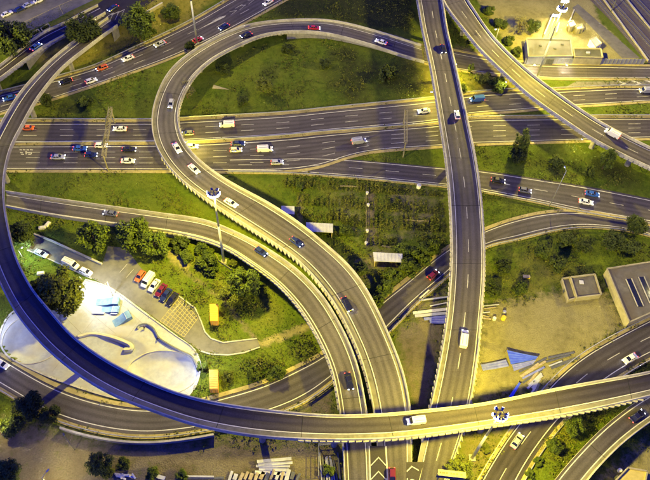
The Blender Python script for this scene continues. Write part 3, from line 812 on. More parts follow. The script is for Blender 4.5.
for (c_, rx, ry, dp) in BOWLS[:2]:
    ring = [np.array([c_[0] + rx * math.cos(t), c_[1] + ry * math.sin(t), .06]) for t in np.linspace(0, 2 * math.pi, 49)]
    nr_ = [np.array([math.cos(t), math.sin(t), 0]) for t in np.linspace(0, 2 * math.pi, 49)]
    v, f = prism_along(np.array(ring), np.array(nr_), [(-.1, 0), (.1, 0), (.1, .1), (-.1, .1)]); build('bowl_coping', v, f, 'coping', sk)


def curved_ledge(name, pts, h, w, m, parent, cap='steel_dark'):
    p = crom([P(*q, .05) for q in pts], 8); t = np.gradient(p, axis=0); nrm = np.stack([t[:, 1], -t[:, 0], 0 * t[:, 0]], 1); nrm /= np.linalg.norm(nrm, axis=1)[:, None]
    v, f = prism_along(p, nrm, [(-w / 2, -.05), (w / 2, -.05), (w / 4, h), (-w / 4, h)]); o = build(name, v, f, m, parent, True)
    v, f = prism_along(p, nrm, [(-w * .2, h + .004), (w * .2, h + .004), (w * .2, h + .14), (-w * .2, h + .14)]); build('ledge_cap', v, f, cap, o)
curved_ledge('curved_ledge', [(78, 337), (92, 334), (108, 336.5), (122, 341), (130, 345), (131, 349), (124, 350)], .35, 1.5, 'skate', sk, 'coping')
curved_ledge('curved_ledge', [(137, 329), (140, 326), (147, 325), (154, 329.5), (159, 338), (167, 344), (180, 351), (192, 357), (198, 368)], .55, .9, 'skate', sk)


def skate_ramp(label, px, lo, hi, h, w, rz, m='bluepaint'):
    c_ = P(*px, .05); r = empty('skate_ramp', c_, rz); tag(r, label, 'skate ramp')
    n = 8; v = []
    for i in range(n + 1):
        t = i / n; x = -lo + lo * t; z = h * t ** 1.6
        v += [(x, -w / 2, z), (x, w / 2, z), (x, w / 2, -.02), (x, -w / 2, -.02)]
    v += [(hi, -w / 2, h), (hi, w / 2, h), (hi, w / 2, -.02), (hi, -w / 2, -.02)]
    f = []
    for i in range(n + 1):
        for j in range(4): f.append((i * 4 + j, i * 4 + (j + 1) % 4, (i + 1) * 4 + (j + 1) % 4, (i + 1) * 4 + j))
    k = (n + 1) * 4; f += [(0, 3, 2, 1), (k, k + 1, k + 2, k + 3)]
    build('riding_surface', v, f, m, r)
    mb = MB(); mb.tube((0, -w / 2 - .05, h + .02), (0, w / 2 + .05, h + .02), .06, .06, 8); mb.build('coping', 'steel', r)
    mb = MB()
    for y in np.linspace(-w / 2 + .1, w / 2 - .1, 4): mb.tube((hi - .06, y, h), (hi - .06, y, h + 1.0), .03, .03, 6)
    mb.tube((hi - .06, -w / 2, h + 1.0), (hi - .06, w / 2, h + 1.0), .035, .035, 6); mb.build('guard_rail', 'steel_dark', r)
    return r
skate_ramp('tall blue skate ramp with a long run up near the parking street', (114, 303), 5.0, 1.6, 1.5, 2.2, .02)
skate_ramp('pale blue low bank ramp in front of the tall one', (113, 310), 3.2, 1.8, .8, 2.0, 0, 'bluepaint')
skate_ramp('blue skate ramp facing the lower left beside the curved ledge', (126, 318), 3.6, 1.5, 1.3, 2.4, math.radians(35))
for (px, dx, dy, lb) in (((99, 313.5), 3.0, .5, 'low dark grind box left of the skate ramps'), ((114.5, 313.6), 1.8, .7, 'short dark grind box below the tall skate ramp')):
    c_ = P(*px, .05); r = empty('grind_box', c_, .03); tag(r, lb, 'grind box')
    mb = MB(); mb.box((0, 0, .2), (dx, dy, .4)); mb.build('block', 'concrete_dark', r)
    mb = MB(); mb.box((0, 0, .42), (dx + .06, dy + .06, .04)); mb.build('steel_edge', 'steel', r)


# ------------------------------------------------------------------ masts and lamps
def spot(name, parent, loc, watt, color, cone=150, radius=.5, blend=.6, rot=(0, 0, 0), wide=0.0):
    l = bpy.data.lights.new(name, 'SPOT'); l.energy = watt; l.color = color; l.spot_size = math.radians(cone); l.spot_blend = blend; l.shadow_soft_size = radius
    if wide:                     # wide-beam optics: more light at shallow angles, as road luminaires have
        l.use_nodes = True; lt = l.node_tree; em = lt.nodes['Emission']
        tc = lt.nodes.new('ShaderNodeTexCoord'); sx = lt.nodes.new('ShaderNodeSeparateXYZ'); lt.links.new(tc.outputs['Normal'], sx.inputs[0])
        ab = lt.nodes.new('ShaderNodeMath'); ab.operation = 'ABSOLUTE'; lt.links.new(sx.outputs['Z'], ab.inputs[0])
        mxn = lt.nodes.new('ShaderNodeMath'); mxn.operation = 'MAXIMUM'; lt.links.new(ab.outputs[0], mxn.inputs[0]); mxn.inputs[1].default_value = .30
        pw = lt.nodes.new('ShaderNodeMath'); pw.operation = 'POWER'; lt.links.new(mxn.outputs[0], pw.inputs[0]); pw.inputs[1].default_value = -wide
        lt.links.new(pw.outputs[0], em.inputs['Strength'])
    o = bpy.data.objects.new(name, l); COL.objects.link(o); o.parent = parent; o.location = loc; o.rotation_euler = rot
    return o


def high_mast(px, label, h=30.0, watt=1.0, base=None, n=7, aim=(0, 0)):
    b = np.array(base) if base is not None else G(*px)
    r = empty('high_mast', b); tag(r, label, 'lamp mast')
    mb = MB(); mb.tube((0, 0, -.2), (0, 0, h * .55), .42, .30, 14); mb.tube((0, 0, h * .55), (0, 0, h), .30, .16, 14, True); mb.build('pole', 'steel', r, True)
    mb = MB(); mb.box((0, 0, .1), (1.6, 1.6, .5)); mb.build('plinth', 'concrete', r)
    mb = MB(); R_ = .9
    for k in range(12):
        t0, t1 = 2 * math.pi * k / 12, 2 * math.pi * (k + 1) / 12
        mb.bar((R_ * math.cos(t0), R_ * math.sin(t0), h - .2), (R_ * math.cos(t1), R_ * math.sin(t1), h - .2), .12)
        if k % 3 == 0: mb.bar((0, 0, h - .2), (R_ * math.cos(t0), R_ * math.sin(t0), h - .2), .09)
    mb.tube((0, 0, h - .1), (0, 0, h + .5), .22, .10, 10); mb.build('head_frame', 'steel_dark', r)
    for t in [math.radians(q) for q in (188, 222, 256, 290, 324, 358, 62, 118)]:
        u = np.array([math.cos(t), math.sin(t), 0]); w_ = np.array([-u[1], u[0], 0])
        a = u * (R_ + .1) + np.array([0, 0, h - .1]); dn = np.array([0, 0, 1.0]); tl = .02 if u[1] < .1 else .5; ax = u * math.cos(tl) - dn * math.sin(tl); upv = u * math.sin(tl) + dn * math.cos(tl)
        pts = []
        for (d, hw, hz) in ((0, .15, .17), (.60, .30, .38)):
            for (s1, s2) in ((-1, -1), (1, -1), (1, 1), (-1, 1)): pts.append(tuple(a + ax * d + w_ * s1 * hw + upv * s2 * hz))
        m1 = MB(); m1.hexa(pts); lum = m1.build('luminaire', 'signblue', r)
        m2 = MB(); pts = []
        for d in (.605, .65):
            for (s1, s2) in ((-1, -1), (1, -1), (1, 1), (-1, 1)): pts.append(tuple(a + ax * d + w_ * s1 * .28 + upv * s2 * .35))
        m2.hexa(pts); m2.build('lens', 'lamp', lum)
    spot('mast_lamp', r, (0, 0, h - 1.4), MASTW * watt, SODIUM, 162, 1.3, .3, (math.radians(aim[0]), math.radians(aim[1]), 0), 1.2)
    return r


high_mast((224, 262), 'tall lamp mast standing beside the narrow ramp, its head over the loop ramp', 31.5, 1.0, aim=(7, -6))
high_mast((472, 458), 'tall lamp mast at the bottom, its head in front of the top level ramp', 28.5, 1.0)
high_mast((537, 77), 'tall lamp mast by the flat roofed depot at upper right', 29.5, 1.1)
high_mast((197, 43), 'tall lamp mast at the top edge between approach road and loop ramp', 33.0, .40)
high_mast((-62, 112), 'tall lamp mast left of the sweeping ramp', 30.0, .5)
high_mast((690, 250), 'tall lamp mast behind the long tan building', 30.0, .3)


def floodlight(px, z, label, watt):
    p = P(*px, z); r = empty('floodlight', (p[0], p[1], 0)); tag(r, label, 'floodlight')
    mb = MB(); mb.tube((0, 0, -.1), (0, 0, z), .14, .10, 8); mb.build('pole', 'steel', r, True)
    for x in (-.75, .75):
        mb = MB(); mb.hexa([(x - .55, .25, z - .35), (x + .55, .25, z - .35), (x + .68, -.15, z - .62), (x - .68, -.15, z - .62), (x - .55, .25, z + .45), (x + .55, .25, z + .45), (x + .68, -.4, z + .5), (x - .68, -.4, z + .5)]); hd = mb.build('lamp_head', 'steel_dark', r)
        mb = MB(); mb.hexa([(x - .64, -.17, z - .58), (x + .64, -.17, z - .58), (x + .64, -.22, z - .60), (x - .64, -.22, z - .60), (x - .64, -.42, z + .46), (x + .64, -.42, z + .46), (x + .64, -.47, z + .44), (x - .64, -.47, z + .44)]); mb.build('lens', 'lamp', hd)
    spot('floodlight_lamp', r, (0, -.8, z), watt, (1.0, .80, .22), 140, .4, .5, (math.radians(45), 0, math.radians(180)))
    return r


floodlight((556, 15), 9.0, 'twin floodlight shining over the depot yard, lower of the two', 230)
floodlight((565, 1), 9.0, 'twin floodlight above the depot yard at the top edge', 260)


def street_lamp(px, label, h=8.0, arm=1.6, ang=0.0, watt=0.0, color=SODIUM, lens='lamp', m='steel', cone=150, base=None):
    b = G(*px) if base is None else np.array(base)
    r = empty('street_lamp', b, ang); tag(r, label, 'street lamp')
    mb = MB(); mb.tube((0, 0, -.1), (0, 0, h), .11, .06, 8); mb.build('pole', m, r, True)
    mb = MB(); mb.tube((0, 0, h - .05), (arm, 0, h + .15), .05, .04, 8); mb.build('arm', m, r)
    mb = MB(); mb.box((arm + .25, 0, h + .16), (.75, .32, .16)); hd = mb.build('lamp_head', m, r)
    mb = MB(); mb.box((arm + .25, 0, h + .05), (.62, .26, .05)); mb.build('lens', lens, hd)
    if watt: spot('street_lamp_light', r, (arm + .25, 0, h - .12), watt, color, cone, .15, .5)
    return r


street_lamp((549, 207), 'thin street lamp on the slip road verge left of the gore', 17.0, 1.2, math.radians(100))
street_lamp((75, 450), 'bare blue lamp post at lower left beside the underpass road', 8.5, .6, math.radians(130), m='steel_dark')
street_lamp((-2, 430), 'lit yellow lamp among the dark trees at the left edge', 7.0, 1.0, 0, 110, SODIUM)
street_lamp((52, 488), 'street lamp lighting the bare ground at the bottom left', 8.0, 1.6, math.radians(60), 170, SODIUM)
street_lamp((113, 296), 'white floodlight post on the kerb between parking street and skate park', 7.5, .8, math.radians(-110), 125, (.88, .94, 1.0), 'lampwhite')
street_lamp((86, 290), 'white floodlight post at the corner of the skate park beside the big tree', 7.0, .8, math.radians(-50), 100, (.88, .94, 1.0), 'lampwhite')
street_lamp((203, 372), 'white floodlight post on the right rim of the skate bowl', 7.5, .8, math.radians(180), 120, (.88, .94, 1.0), 'lampwhite')
street_lamp((-6, 332), 'white floodlight post on the left rim of the round basin', 7.0, .8, 0, 130, (.88, .94, 1.0), 'lampwhite')
street_lamp((25, 262), 'greenish white street lamp at the dead end of the parking street', 6.0, .9, math.radians(50), 150, (.78, 1.0, .86), 'lampgreen')
street_lamp((486, 47), 'short lamp on the outer parapet of the curving upper ramp', 5.0, 1.0, math.radians(200), base=E_.at(1, 0)[E_.idx(494, 44)])


def bridge_lamp(p, label, watt, rz=0.0):
    r = empty('bridge_lamp', p, rz); tag(r, label, 'bridge lamp')
    mb = MB(); mb.bar((0, 0, .35), (.5, 0, .05), .08); mb.build('bracket', 'steel_dark', r)
    mb = MB(); mb.box((.7, 0, 0), (.6, .4, .18)); hd = mb.build('lamp_head', 'steel_dark', r)
    mb = MB(); mb.box((.7, 0, -.12), (.52, .34, .05)); mb.build('lens', 'lamp', hd)
    spot('bridge_lamp_light', r, (.7, 0, -.25), watt, (1.0, .82, .02), 165, .15, .3)
    return r


def under(rib, px, side, dz=-1.0):
    i = rib.idx(*px); e = (rib.L if side == 0 else rib.R)[i].copy(); e[2] += dz; n_ = rib.nrm[i] * (-1 if side == 0 else 1)
    return e + n_ * .05, math.atan2(n_[1], n_[0])


for (rib, px, side, w_, lb) in ((C_, (166, 142), 1, 360, 'lamp under the inner edge of the loop ramp above the motorway'), (D_, (446, 88), 0, 280, 'lamp under the left edge of the straight bridge'), (D_, (450, 62), 1, 420, 'lamp under the right edge of the straight bridge above the service road'), (E_, (512, 74), 0, 90, 'lamp under the lower edge of the curving upper ramp'), (E_, (590, 128), 0, 160, 'lamp under the curving upper ramp beside the pier at right')):
    p, a = under(rib, px, side); bridge_lamp(p, lb, w_, a)
_i0, _i1 = G_.idx(60, 416), G_.idx(215, 425)
v, f = prism_along(G_.R[_i0:_i1], G_.nrm[_i0:_i1], [(2.2, -.1), (2.6, -.1), (2.55, 1.3), (2.25, 1.3)])
r = empty('retaining_wall'); tag(r, 'long low retaining wall along the outer side of the underpass road', 'wall'); build('wall_body', v, f, 'concrete_dark', r)
v, f = prism_along(G_.R[_i0:_i1], G_.nrm[_i0:_i1], [(2.15, 1.305), (2.65, 1.305), (2.65, 1.42), (2.15, 1.42)]); build('coping', v, f, 'concrete', r)


# ------------------------------------------------------------------ gantries and signs
def gantry(pa, pb, z, label, legs=(1, 1), w=1.1):
    a, b = P(*pa, z), P(*pb, z); r = empty('sign_gantry'); tag(r, label, 'gantry')
    d = (b - a) / np.linalg.norm(b - a); n_ = np.array([-d[1], d[0], 0]) * w / 2; Lg = np.linalg.norm(b - a)
    mb = MB()
    for s1 in (-1, 1):
        for dz in (0, 1.0): mb.bar(a + n_ * s1 + [0, 0, dz], b + n_ * s1 + [0, 0, dz], .16)
    k = int(Lg / 1.4); mb2 = MB()
    for i in range(k):
        p, q = a + d * (Lg * i / k), a + d * (Lg * (i + 1) / k)
        mb2.bar(p - n_, q + n_, .08); mb2.bar(p + n_ + [0, 0, 1], q - n_ + [0, 0, 1], .08); mb2.bar(p - n_, p + n_, .08); mb2.bar(p - n_, q - n_ + [0, 0, 1], .08); mb2.bar(p + n_, q + n_ + [0, 0, 1], .08)
    mb.build('beam', 'signyellow', r); tag(mb2.build('truss_lacing', 'signyellow', r), kind='stuff')
    for on, p in ((legs[0], a), (legs[1], b)):
        if on:
            m1 = MB(); m1.tube((p[0], p[1], -.1), (p[0], p[1], z + .9), .22, .2, 10); m1.build('post', 'signyellow', r)
    return r, a, b, d


GM = 'steel'
g_, a, b, d = gantry((111, 109), (104, 158), 6.5, 'yellowish truss gantry spanning the motorway left of the loop ramp')
for t in (.32, .68):
    c_ = a + (b - a) * t; mb = MB(); mb.box((c_[0] - .75, c_[1], c_[2] + .5), (.12, 4.2, 2.0), math.atan2(d[1], d[0]) - math.pi / 2); mb.build('sign_panel', 'steel_dark', g_)
g_, a, b, d = gantry((405.5, 112), (405.5, 144), 6.3, 'grey truss gantry over the motorway left of the straight bridge', (1, 1), .9)

zs = 7.0                                                       # sign over the straight bridge at the bottom edge
a = P(436.5, 476, zs); b = P(464, 479, zs); r = empty('road_sign'); tag(r, 'wide yellow framed overhead sign at the bottom edge', 'road sign')
d = (b - a); Ls = np.linalg.norm(d); d /= Ls; n_ = np.array([-d[1], d[0], 0])
mb = MB(); mb.hexa([a, b, b + n_ * .18, a + n_ * .18, a + [0, 0, 2.0], b + [0, 0, 2.0], b + n_ * .18 + [0, 0, 2.0], a + n_ * .18 + [0, 0, 2.0]]); pn = mb.build('panel', 'signblue', r)
mb = MB()
for (p, q) in ((a, b), (a + [0, 0, 2.0], b + [0, 0, 2.0])): mb.bar(p - n_ * .1 - d * .1, q - n_ * .1 + d * .1, .34, .24)
for p in (a, b): mb.bar(p - n_ * .1, p - n_ * .1 + np.array([0, 0, 2.0]), .24, .24)
mb.build('frame', 'signyellow', r)
mb = MB(); mb.hexa([a + [0, 0, 2.16] - n_ * .5, b + [0, 0, 2.16] - n_ * .5, b + [0, 0, 2.16] + n_ * .9, a + [0, 0, 2.16] + n_ * .9, a + [0, 0, 2.22] - n_ * .5, b + [0, 0, 2.22] - n_ * .5, b + [0, 0, 2.22] + n_ * .9, a + [0, 0, 2.22] + n_ * .9]); cw = mb.build('catwalk', 'signyellow', r)
for (t0, t1) in ((.06, .12), (.14, .26), (.28, .36), (.44, .50), (.52, .62), (.64, .72), (.80, .88)):
    p = a + d * Ls * t0; q = a + d * Ls * t1; mb = MB(); h0 = np.array([0, 0, 2.235]); mb.hexa([p + h0, q + h0, q + h0 + n_ * .42, p + h0 + n_ * .42, p + h0 + [0, 0, .01], q + h0 + [0, 0, .01], q + h0 + n_ * .42 + [0, 0, .01], p + h0 + n_ * .42 + [0, 0, .01]]); mb.build('dark_mark', 'signmark', cw)
for t in (.12, .88):
    p = a + d * Ls * t + n_ * .3; mb = MB(); mb.tube((p[0], p[1], -.1), (p[0], p[1], zs + 2), .16, .14, 10); mb.build('post', 'signyellow', r)

# painted letters on the lower carriageway at the left edge
for (x0, y0, x1, y1) in ((19.5, 149.6, 22, 150), (23, 149.6, 25.5, 150), (26.5, 149.6, 29, 150), (30, 149.6, 33, 150), (20, 152.6, 23, 152.8), (21, 154.2, 24, 154.4), (26, 151, 26.3, 154.4), (27.4, 152.6, 30, 152.8), (31, 152.4, 31.4, 154.4), (28, 154.2, 31, 154.4)):
    mb = MB(); mb.bar(P(x0, y0, .066), P(x1, y1, .066), .4, .006); mb.build('painted_letter', 'paint', hlo)


# ------------------------------------------------------------------ buildings
def wpts(pts, z): return [P(x, y, z) for (x, y) in pts]


def block(root, name, roof_px, h, wm, rm, z0=0.0, eave=.0, base_px=None):
    """roof outline traced at its height; walls dropped to the ground"""
    t = wpts(roof_px, h); n = len(t); c_ = sum(t) / n
    for i in range(n):
        a, b = t[i], t[(i + 1) % n]; dd = (b - a) / np.linalg.norm(b - a); nn = np.array([-dd[1], dd[0], 0]); nn = nn if nn @ (c_ - a) > 0 else -nn
        e0 = dd * .25
        v = [a, b, b - e0 + nn * .25, a + e0 + nn * .25]
        mb = MB(); mb.hexa([[q[0], q[1], z0 - .2] for q in v] + [[q[0], q[1], h] for q in v]); mb.build('wall', wm, root)
    ins_ = [c_ + (q - c_) * (1 - .22 / np.linalg.norm(q - c_)) for q in t]
    rf = build('roof', [q + [0, 0, -.32] for q in ins_], [tuple(range(n))], rm, root)
    for i in range(n):
        a, b = t[i], t[(i + 1) % n]; mb = MB(); mb.bar(a + [0, 0, .05], b + [0, 0, .05], .34, .12); mb.build('coping', 'wallcream', rf)
    return rf, t


r = empty('depot_building'); tag(r, 'large flat roofed depot below the bright mast at upper right', 'building')
rf, t = block(r, 'depot', [(526.5, 38), (570.5, 39.5), (573, 56), (528.5, 56.5)], 3.8, 'bluewall', 'roofgrey')
mb = MB(); p = t[3] + (t[2] - t[3]) * .5; mb.box((p[0], p[1] - .06, 1.2), (3.2, .12, 2.4)); mb.build('door', 'steel_dark', r)
for (fx, fy) in ((.3, .4), (.62, .55), (.8, .3)):
    p = t[0] * (1 - fx) * (1 - fy) + t[1] * fx * (1 - fy) + t[2] * fx * fy + t[3] * (1 - fx) * fy; mb = MB(); mb.box((p[0], p[1], 3.7), (.9, .7, .4)); mb.build('roof_vent', 'roofdark', rf)
r = empty('depot_annexe'); tag(r, 'lower dark roofed annexe at the right end of the depot', 'building')
rf, t = block(r, 'annexe', [(573.5, 48), (601, 48.5), (603, 57.5), (574.8, 57)], 3.6, 'wallcream', 'roofdark')
p = (t[0] + t[2]) / 2; mb = MB(); mb.box((p[0], p[1], 3.5), (1.4, 1.0, .6)); mb.build('roof_unit', 'steel', rf)
# blue-grey panel wall along the service road
a, b = P(524, 64), P(643, 64.6); r = empty('panel_wall'); tag(r, 'long blue grey panel wall between depot and service road', 'wall')
n = 30
for i in range(n):
    p, q = a + (b - a) * (i / n), a + (b - a) * ((i + .97) / n); mb = MB(); mb.bar(p + [0, 0, 1.2], q + [0, 0, 1.2], .18, 2.6); mb.build('panel', 'bluewall', r)
for i in range(0, n + 1, 1):
    p = a + (b - a) * (i / n); mb = MB(); mb.box((p[0], p[1] - .02, 1.3), (.2, .3, 2.9)); mb.build('post', 'concrete_dark', r)
for (x, lb) in ((534.5, 'left of the two yellow lamps on the panel wall'), (566.5, 'right of the two yellow lamps on the panel wall')):
    p = P(x, 63.6, 2.8); r = empty('wall_lamp', p); tag(r, lb, 'wall lamp')
    mb = MB(); mb.bar((0, .1, 0), (0, -.6, .12), .08); mb.build('bracket', 'steel_dark', r); mb = MB(); mb.box((0, -.75, .12), (.5, .4, .16)); hd = mb.build('lamp_head', 'steel_dark', r)
    mb = MB(); mb.box((0, -.78, .01), (.5, .42, .05)); mb.build('lens', 'lamp', hd); spot('wall_lamp_light', r, (0, -.8, -.1), 12, (1.0, .78, .06), 150, .1, .4)
# small yard cabins, blocks and walls below the bright mast
for (pts, h, wm, rm, lb) in (([(568, 22), (573, 20), (576, 25), (570.5, 27)], 2.6, 'wallcream', 'plaster', 'small pale cabin nearest the bright mast'), ([(576, 26), (582, 24), (584, 28), (578, 29.5)], 2.4, 'wallcream', 'plaster', 'small pale cabin between the mast and the annexe'), ([(590, 39), (596, 36.5), (602, 43), (596, 47)], 3.0, 'plaster', 'sheet', 'white cabin beside the rail yard above the annexe')):
    r = empty('yard_cabin'); tag(r, lb, 'cabin'); rf, t = block(r, 'cabin', pts, h, wm, rm)
    p = (t[2] + t[3]) / 2; mb = MB(); mb.box((p[0], p[1] - .02, 1.0), (.9, .1, 2.0)); mb.build('door', 'steel_dark', r)
for (a, b, lb) in (((543, 38), (551, 19), 'pale low yard wall left of the bright mast'), ((555, 36), (558, 26), 'short pale yard wall under the bright mast'), ((566, 30), (573, 13), 'pale low yard wall right of the bright mast')):
    pa, pb = P(*a), P(*b); r = empty('yard_wall'); tag(r, lb, 'wall'); mb = MB(); mb.bar(pa + [0, 0, .8], pb + [0, 0, .8], .35, 1.7); mb.build('wall_body', 'wallcream', r)
    mb = MB(); mb.bar(pa + [0, 0, 1.7], pb + [0, 0, 1.7], .5, .1); mb.build('coping', 'concrete', r)

# long tan building at the right edge
r = empty('long_building'); tag(r, 'long tan roofed building cut by the right edge', 'building')
rf, t = block(r, 'long', [(607, 268.5), (652, 261.5), (720, 251), (735, 284), (652, 312), (629.5, 322)], 3.4, 'wallcream', 'rooftan')
for (q0, q1) in (((628.5, 279), (640.5, 306.5)), ((641, 277), (652.5, 303)), ((653.5, 275), (664.5, 300)), ((666, 273), (677, 297))):
    p, q = P(*q0, 3.1), P(*q1, 3.1); mb = MB(); mb.bar(p + [0, 0, .06], q + [0, 0, .06], 1.5, .1); sl = mb.build('skylight', 'glass', rf)
    dd = (q - p) / np.linalg.norm(q - p); nn = np.array([-dd[1], dd[0], 0]) * .85
    for s1 in (-1, 1):
        mb = MB(); mb.bar(p + nn * s1 + [0, 0, .14], q + nn * s1 + [0, 0, .14], .22, .24); mb.build('skylight_frame', 'concrete', sl)
# small flat shed on the bare lot
r = empty('flat_shed'); tag(r, 'small flat roofed shed standing alone on the bare lot', 'shed')
rf, t = block(r, 'shed', [(570.5, 277), (595, 274), (601.5, 294.5), (577, 297.5)], 2.2, 'wallcream', 'rooftan')
p = (t[0] + t[2]) / 2; mb = MB(); mb.box((p[0] - 1, p[1] + 1.2, 2.0), (1.2, 1.2, .3)); mb.build('roof_hatch', 'sheet', rf)
r = empty('lean_to'); tag(r, 'narrow lean-to along the left side of the flat shed', 'shed')
rf, t = block(r, 'lean', [(562, 278.5), (569.8, 277.2), (576.2, 297.6), (568.5, 300)], 1.7, 'wallcream', 'rooftan')
mb = MB(); p = (t[0] + t[3]) / 2; mb.box((p[0] - .05, p[1], .8), (.12, 1.0, 1.6)); mb.build('door', 'steel_dark', r)


def canopy(label, pts, h, closed=True, m='sheet', rib=6):
    t = wpts(pts, h); r = empty('garden_shed'); tag(r, label, 'shed')
    up_ = np.array([0, 0, .14]); mb = MB(); mb.hexa(t + [q + up_ for q in t]) ; rf = mb.build('roof', m, r)
    for i in range(1, rib):
        u = i / rib; mb = MB(); mb.bar(t[0] + (t[1] - t[0]) * u + [0, 0, .17], t[3] + (t[2] - t[3]) * u + [0, 0, .17], .10, .07); mb.build('roof_rib', m, rf)
    c_ = sum(t) / 4
    for q in t:
        q2 = c_ + (q - c_) * .93; mb = MB(); mb.bar((q2[0], q2[1], -.1), (q2[0], q2[1], h), .16); mb.build('post', 'wood', r)
    q = [c_ + (w_ - c_) * .9 for w_ in t]
    for (i, j) in ((0, 1), (1, 2), (3, 0)) + (((2, 3),) if closed else ()):
        mb = MB(); mb.bar((q[i][0], q[i][1], h / 2), (q[j][0], q[j][1], h / 2), .08, h - .1); mb.build('wall_board', 'wood', r)
    return r


canopy('small white roofed garden shed left of the allotments', [(281.5, 206), (294.5, 206.5), (294.5, 214.5), (281, 213.5)], 2.5, True, 'sheet', 4)
canopy('long white roofed open shed beside the loop ramp', [(306, 222.5), (333, 224), (333, 233), (306.5, 231.5)], 2.8, False, 'sheet', 8)
canopy('long white roofed shed at the foot of the allotments', [(373, 252.3), (402.5, 254), (402, 262.5), (374, 261.5)], 2.8, False, 'sheet', 8)


def shipping(label, pts, h, m, name='container'):
    t = wpts(pts, h); r = empty(name); tag(r, label, 'container'); g = [np.array([q[0], q[1], .05]) for q in t]
    mb = MB(); mb.hexa(g + t); bd = mb.build('body', m, r)
    c_ = sum(t) / 4; k = 9
    for i in range(k):
        u = (i + .5) / k; p = t[0] + (t[3] - t[0]) * u; q = t[1] + (t[2] - t[1]) * u; mb = MB(); mb.bar(p + [0, 0, .03], q + [0, 0, .03], .22, .06); mb.build('roof_rib', m, bd)
    p, q = g[3], g[2]; dd = (q - p) / np.linalg.norm(q - p); nn = np.array([dd[1], -dd[0], 0]); mid = (p + q) / 2
    for s1 in (-1, 1):
        c2 = mid + dd * s1 * np.linalg.norm(q - p) * .24 + nn * .04; mb = MB(); mb.bar(c2 - dd * .5 + [0, 0, h / 2], c2 + dd * .5 + [0, 0, h / 2], .06, h * .86); dr = mb.build('door', m, r)
        mb = MB(); mb.tube(c2 + nn * .06 + [0, 0, .3], c2 + nn * .06 + [0, 0, h - .3], .03, .03, 6); mb.build('lock_rod', 'steel', dr)
    return r


shipping('orange container standing on the grass near the hatched yard', [(209.5, 304), (218, 304), (218, 321), (210, 321)], 2.5, 'container')
shipping('tan orange container on the grass beside the skate bowl', [(209, 369.5), (218, 369.5), (218, 389), (209.5, 389)], 2.5, 'container2')
r = empty('yellow_cabin'); tag(r, 'yellow roofed cabin at the lower right corner', 'cabin')
rf, t = block(r, 'cabin', [(628, 467.5), (647.5, 471), (643, 492), (612, 484)], 3.2, 'yellowroof', 'yellowroof')
mb = MB(); p = (t[0] + t[3]) / 2; mb.box((p[0], p[1], 1.2), (.5, 1.0, 2.0), .6); mb.build('door', 'steel_dark', r)

# walled planters on the hillside street
for i, (cx, cy, lb) in enumerate(((28.5, 38, 'leftmost of three dark shrub planters by the hillside street'), (36, 34.5, 'middle of three dark shrub planters by the hillside street'), (46, 29, 'rightmost of three dark shrub planters by the hillside street'))):
    pts = [(cx - 4.6, cy + 1.2), (cx + 2.6, cy - 3.4), (cx + 5.0, cy - .2), (cx - 2.6, cy + 4.2)]
    t = [G(x, y) for (x, y) in pts]; r = empty('planter'); tag(r, lb, 'planter', 'planters by the hillside street')
    for k in range(4):
        a, b = t[k], t[(k + 1) % 4]; mb = MB(); mb.bar(a + [0, 0, .45], b + [0, 0, .45], .35, 1.0); mb.build('wall', 'wallcream', r)
    c_ = sum(t) / 4; v = []; f = []
    for q in range(420):
        o_ = NR.normal(0, 1, 3) * np.array([.75, .6, .35]); o_[2] = abs(o_[2]) + .5; s1 = NR.normal(0, .16, (3, 3)); k = len(v)
        for w_ in range(3): v.append(c_ + o_ + s1[w_])
        f.append((k, k + 1, k + 2))
    build('shrub_foliage', v, f, 'leafdark', r)
mb = MB(); r = empty('low_wall'); tag(r, 'pale low wall beside the tree on the embankment top', 'wall')
a, b = G(146, 15), G(163, 5); mb.bar(a + [0, 0, .5], b + [0, 0, .5], .5, 1.2); mb.build('wall_body', 'wallcream', r); mb = MB(); mb.bar(a + [0, 0, 1.15], b + [0, 0, 1.15], .65, .12); mb.build('coping', 'concrete', r)

# ------------------------------------------------------------------ rail yard
ry = sheet('rail_bed', [(576, -30), (588, -2), (612, 22), (646, 62), (652, 66), (760, 66), (760, -60)], .03, 'ballast'); tag(ry, 'dark ballast bed of the rail yard in the upper right corner', 'rail bed', kind='structure')
ac = sheet('access_track', [(572, 8), (578, 4), (640, 58), (622, 58)], .036, 'asphalt_yard'); tag(ac, 'grey access track beside the rail yard', 'track', kind='structure')
d0 = P(651, 62) - P(588, -4)
for k, off in enumerate((592, 605, 617, 630, 644, 659, 675)):
    slope = 62.0
    a = P(off - 25, -34, .0); b = P(off + 59 + 2 * k, 62, 0); dd = (b - a) / np.linalg.norm(b - a); nn = np.array([-dd[1], dd[0], 0])
    r = empty('railway_track'); tag(r, ['first', 'second', 'third', 'fourth', 'fifth', 'sixth', 'seventh'][k] + ' railway track counting from the depot yard', 'railway track', 'tracks in the rail yard')
    for s1 in (-1, 1):
        mb = MB(); mb.bar(a + nn * s1 * .75 + [0, 0, .26], b + nn * s1 * .75 + [0, 0, .26], .16, .18); mb.build('rail', 'rail', r)
    mb = MB(); q = 0
    while q < np.linalg.norm(b - a):
        p = a + dd * q; mb.bar(p - nn * 1.3 + [0, 0, .1], p + nn * 1.3 + [0, 0, .1], .28, .15); q += .75
    tag(mb.build('sleepers', 'sleeper', r), kind='stuff')
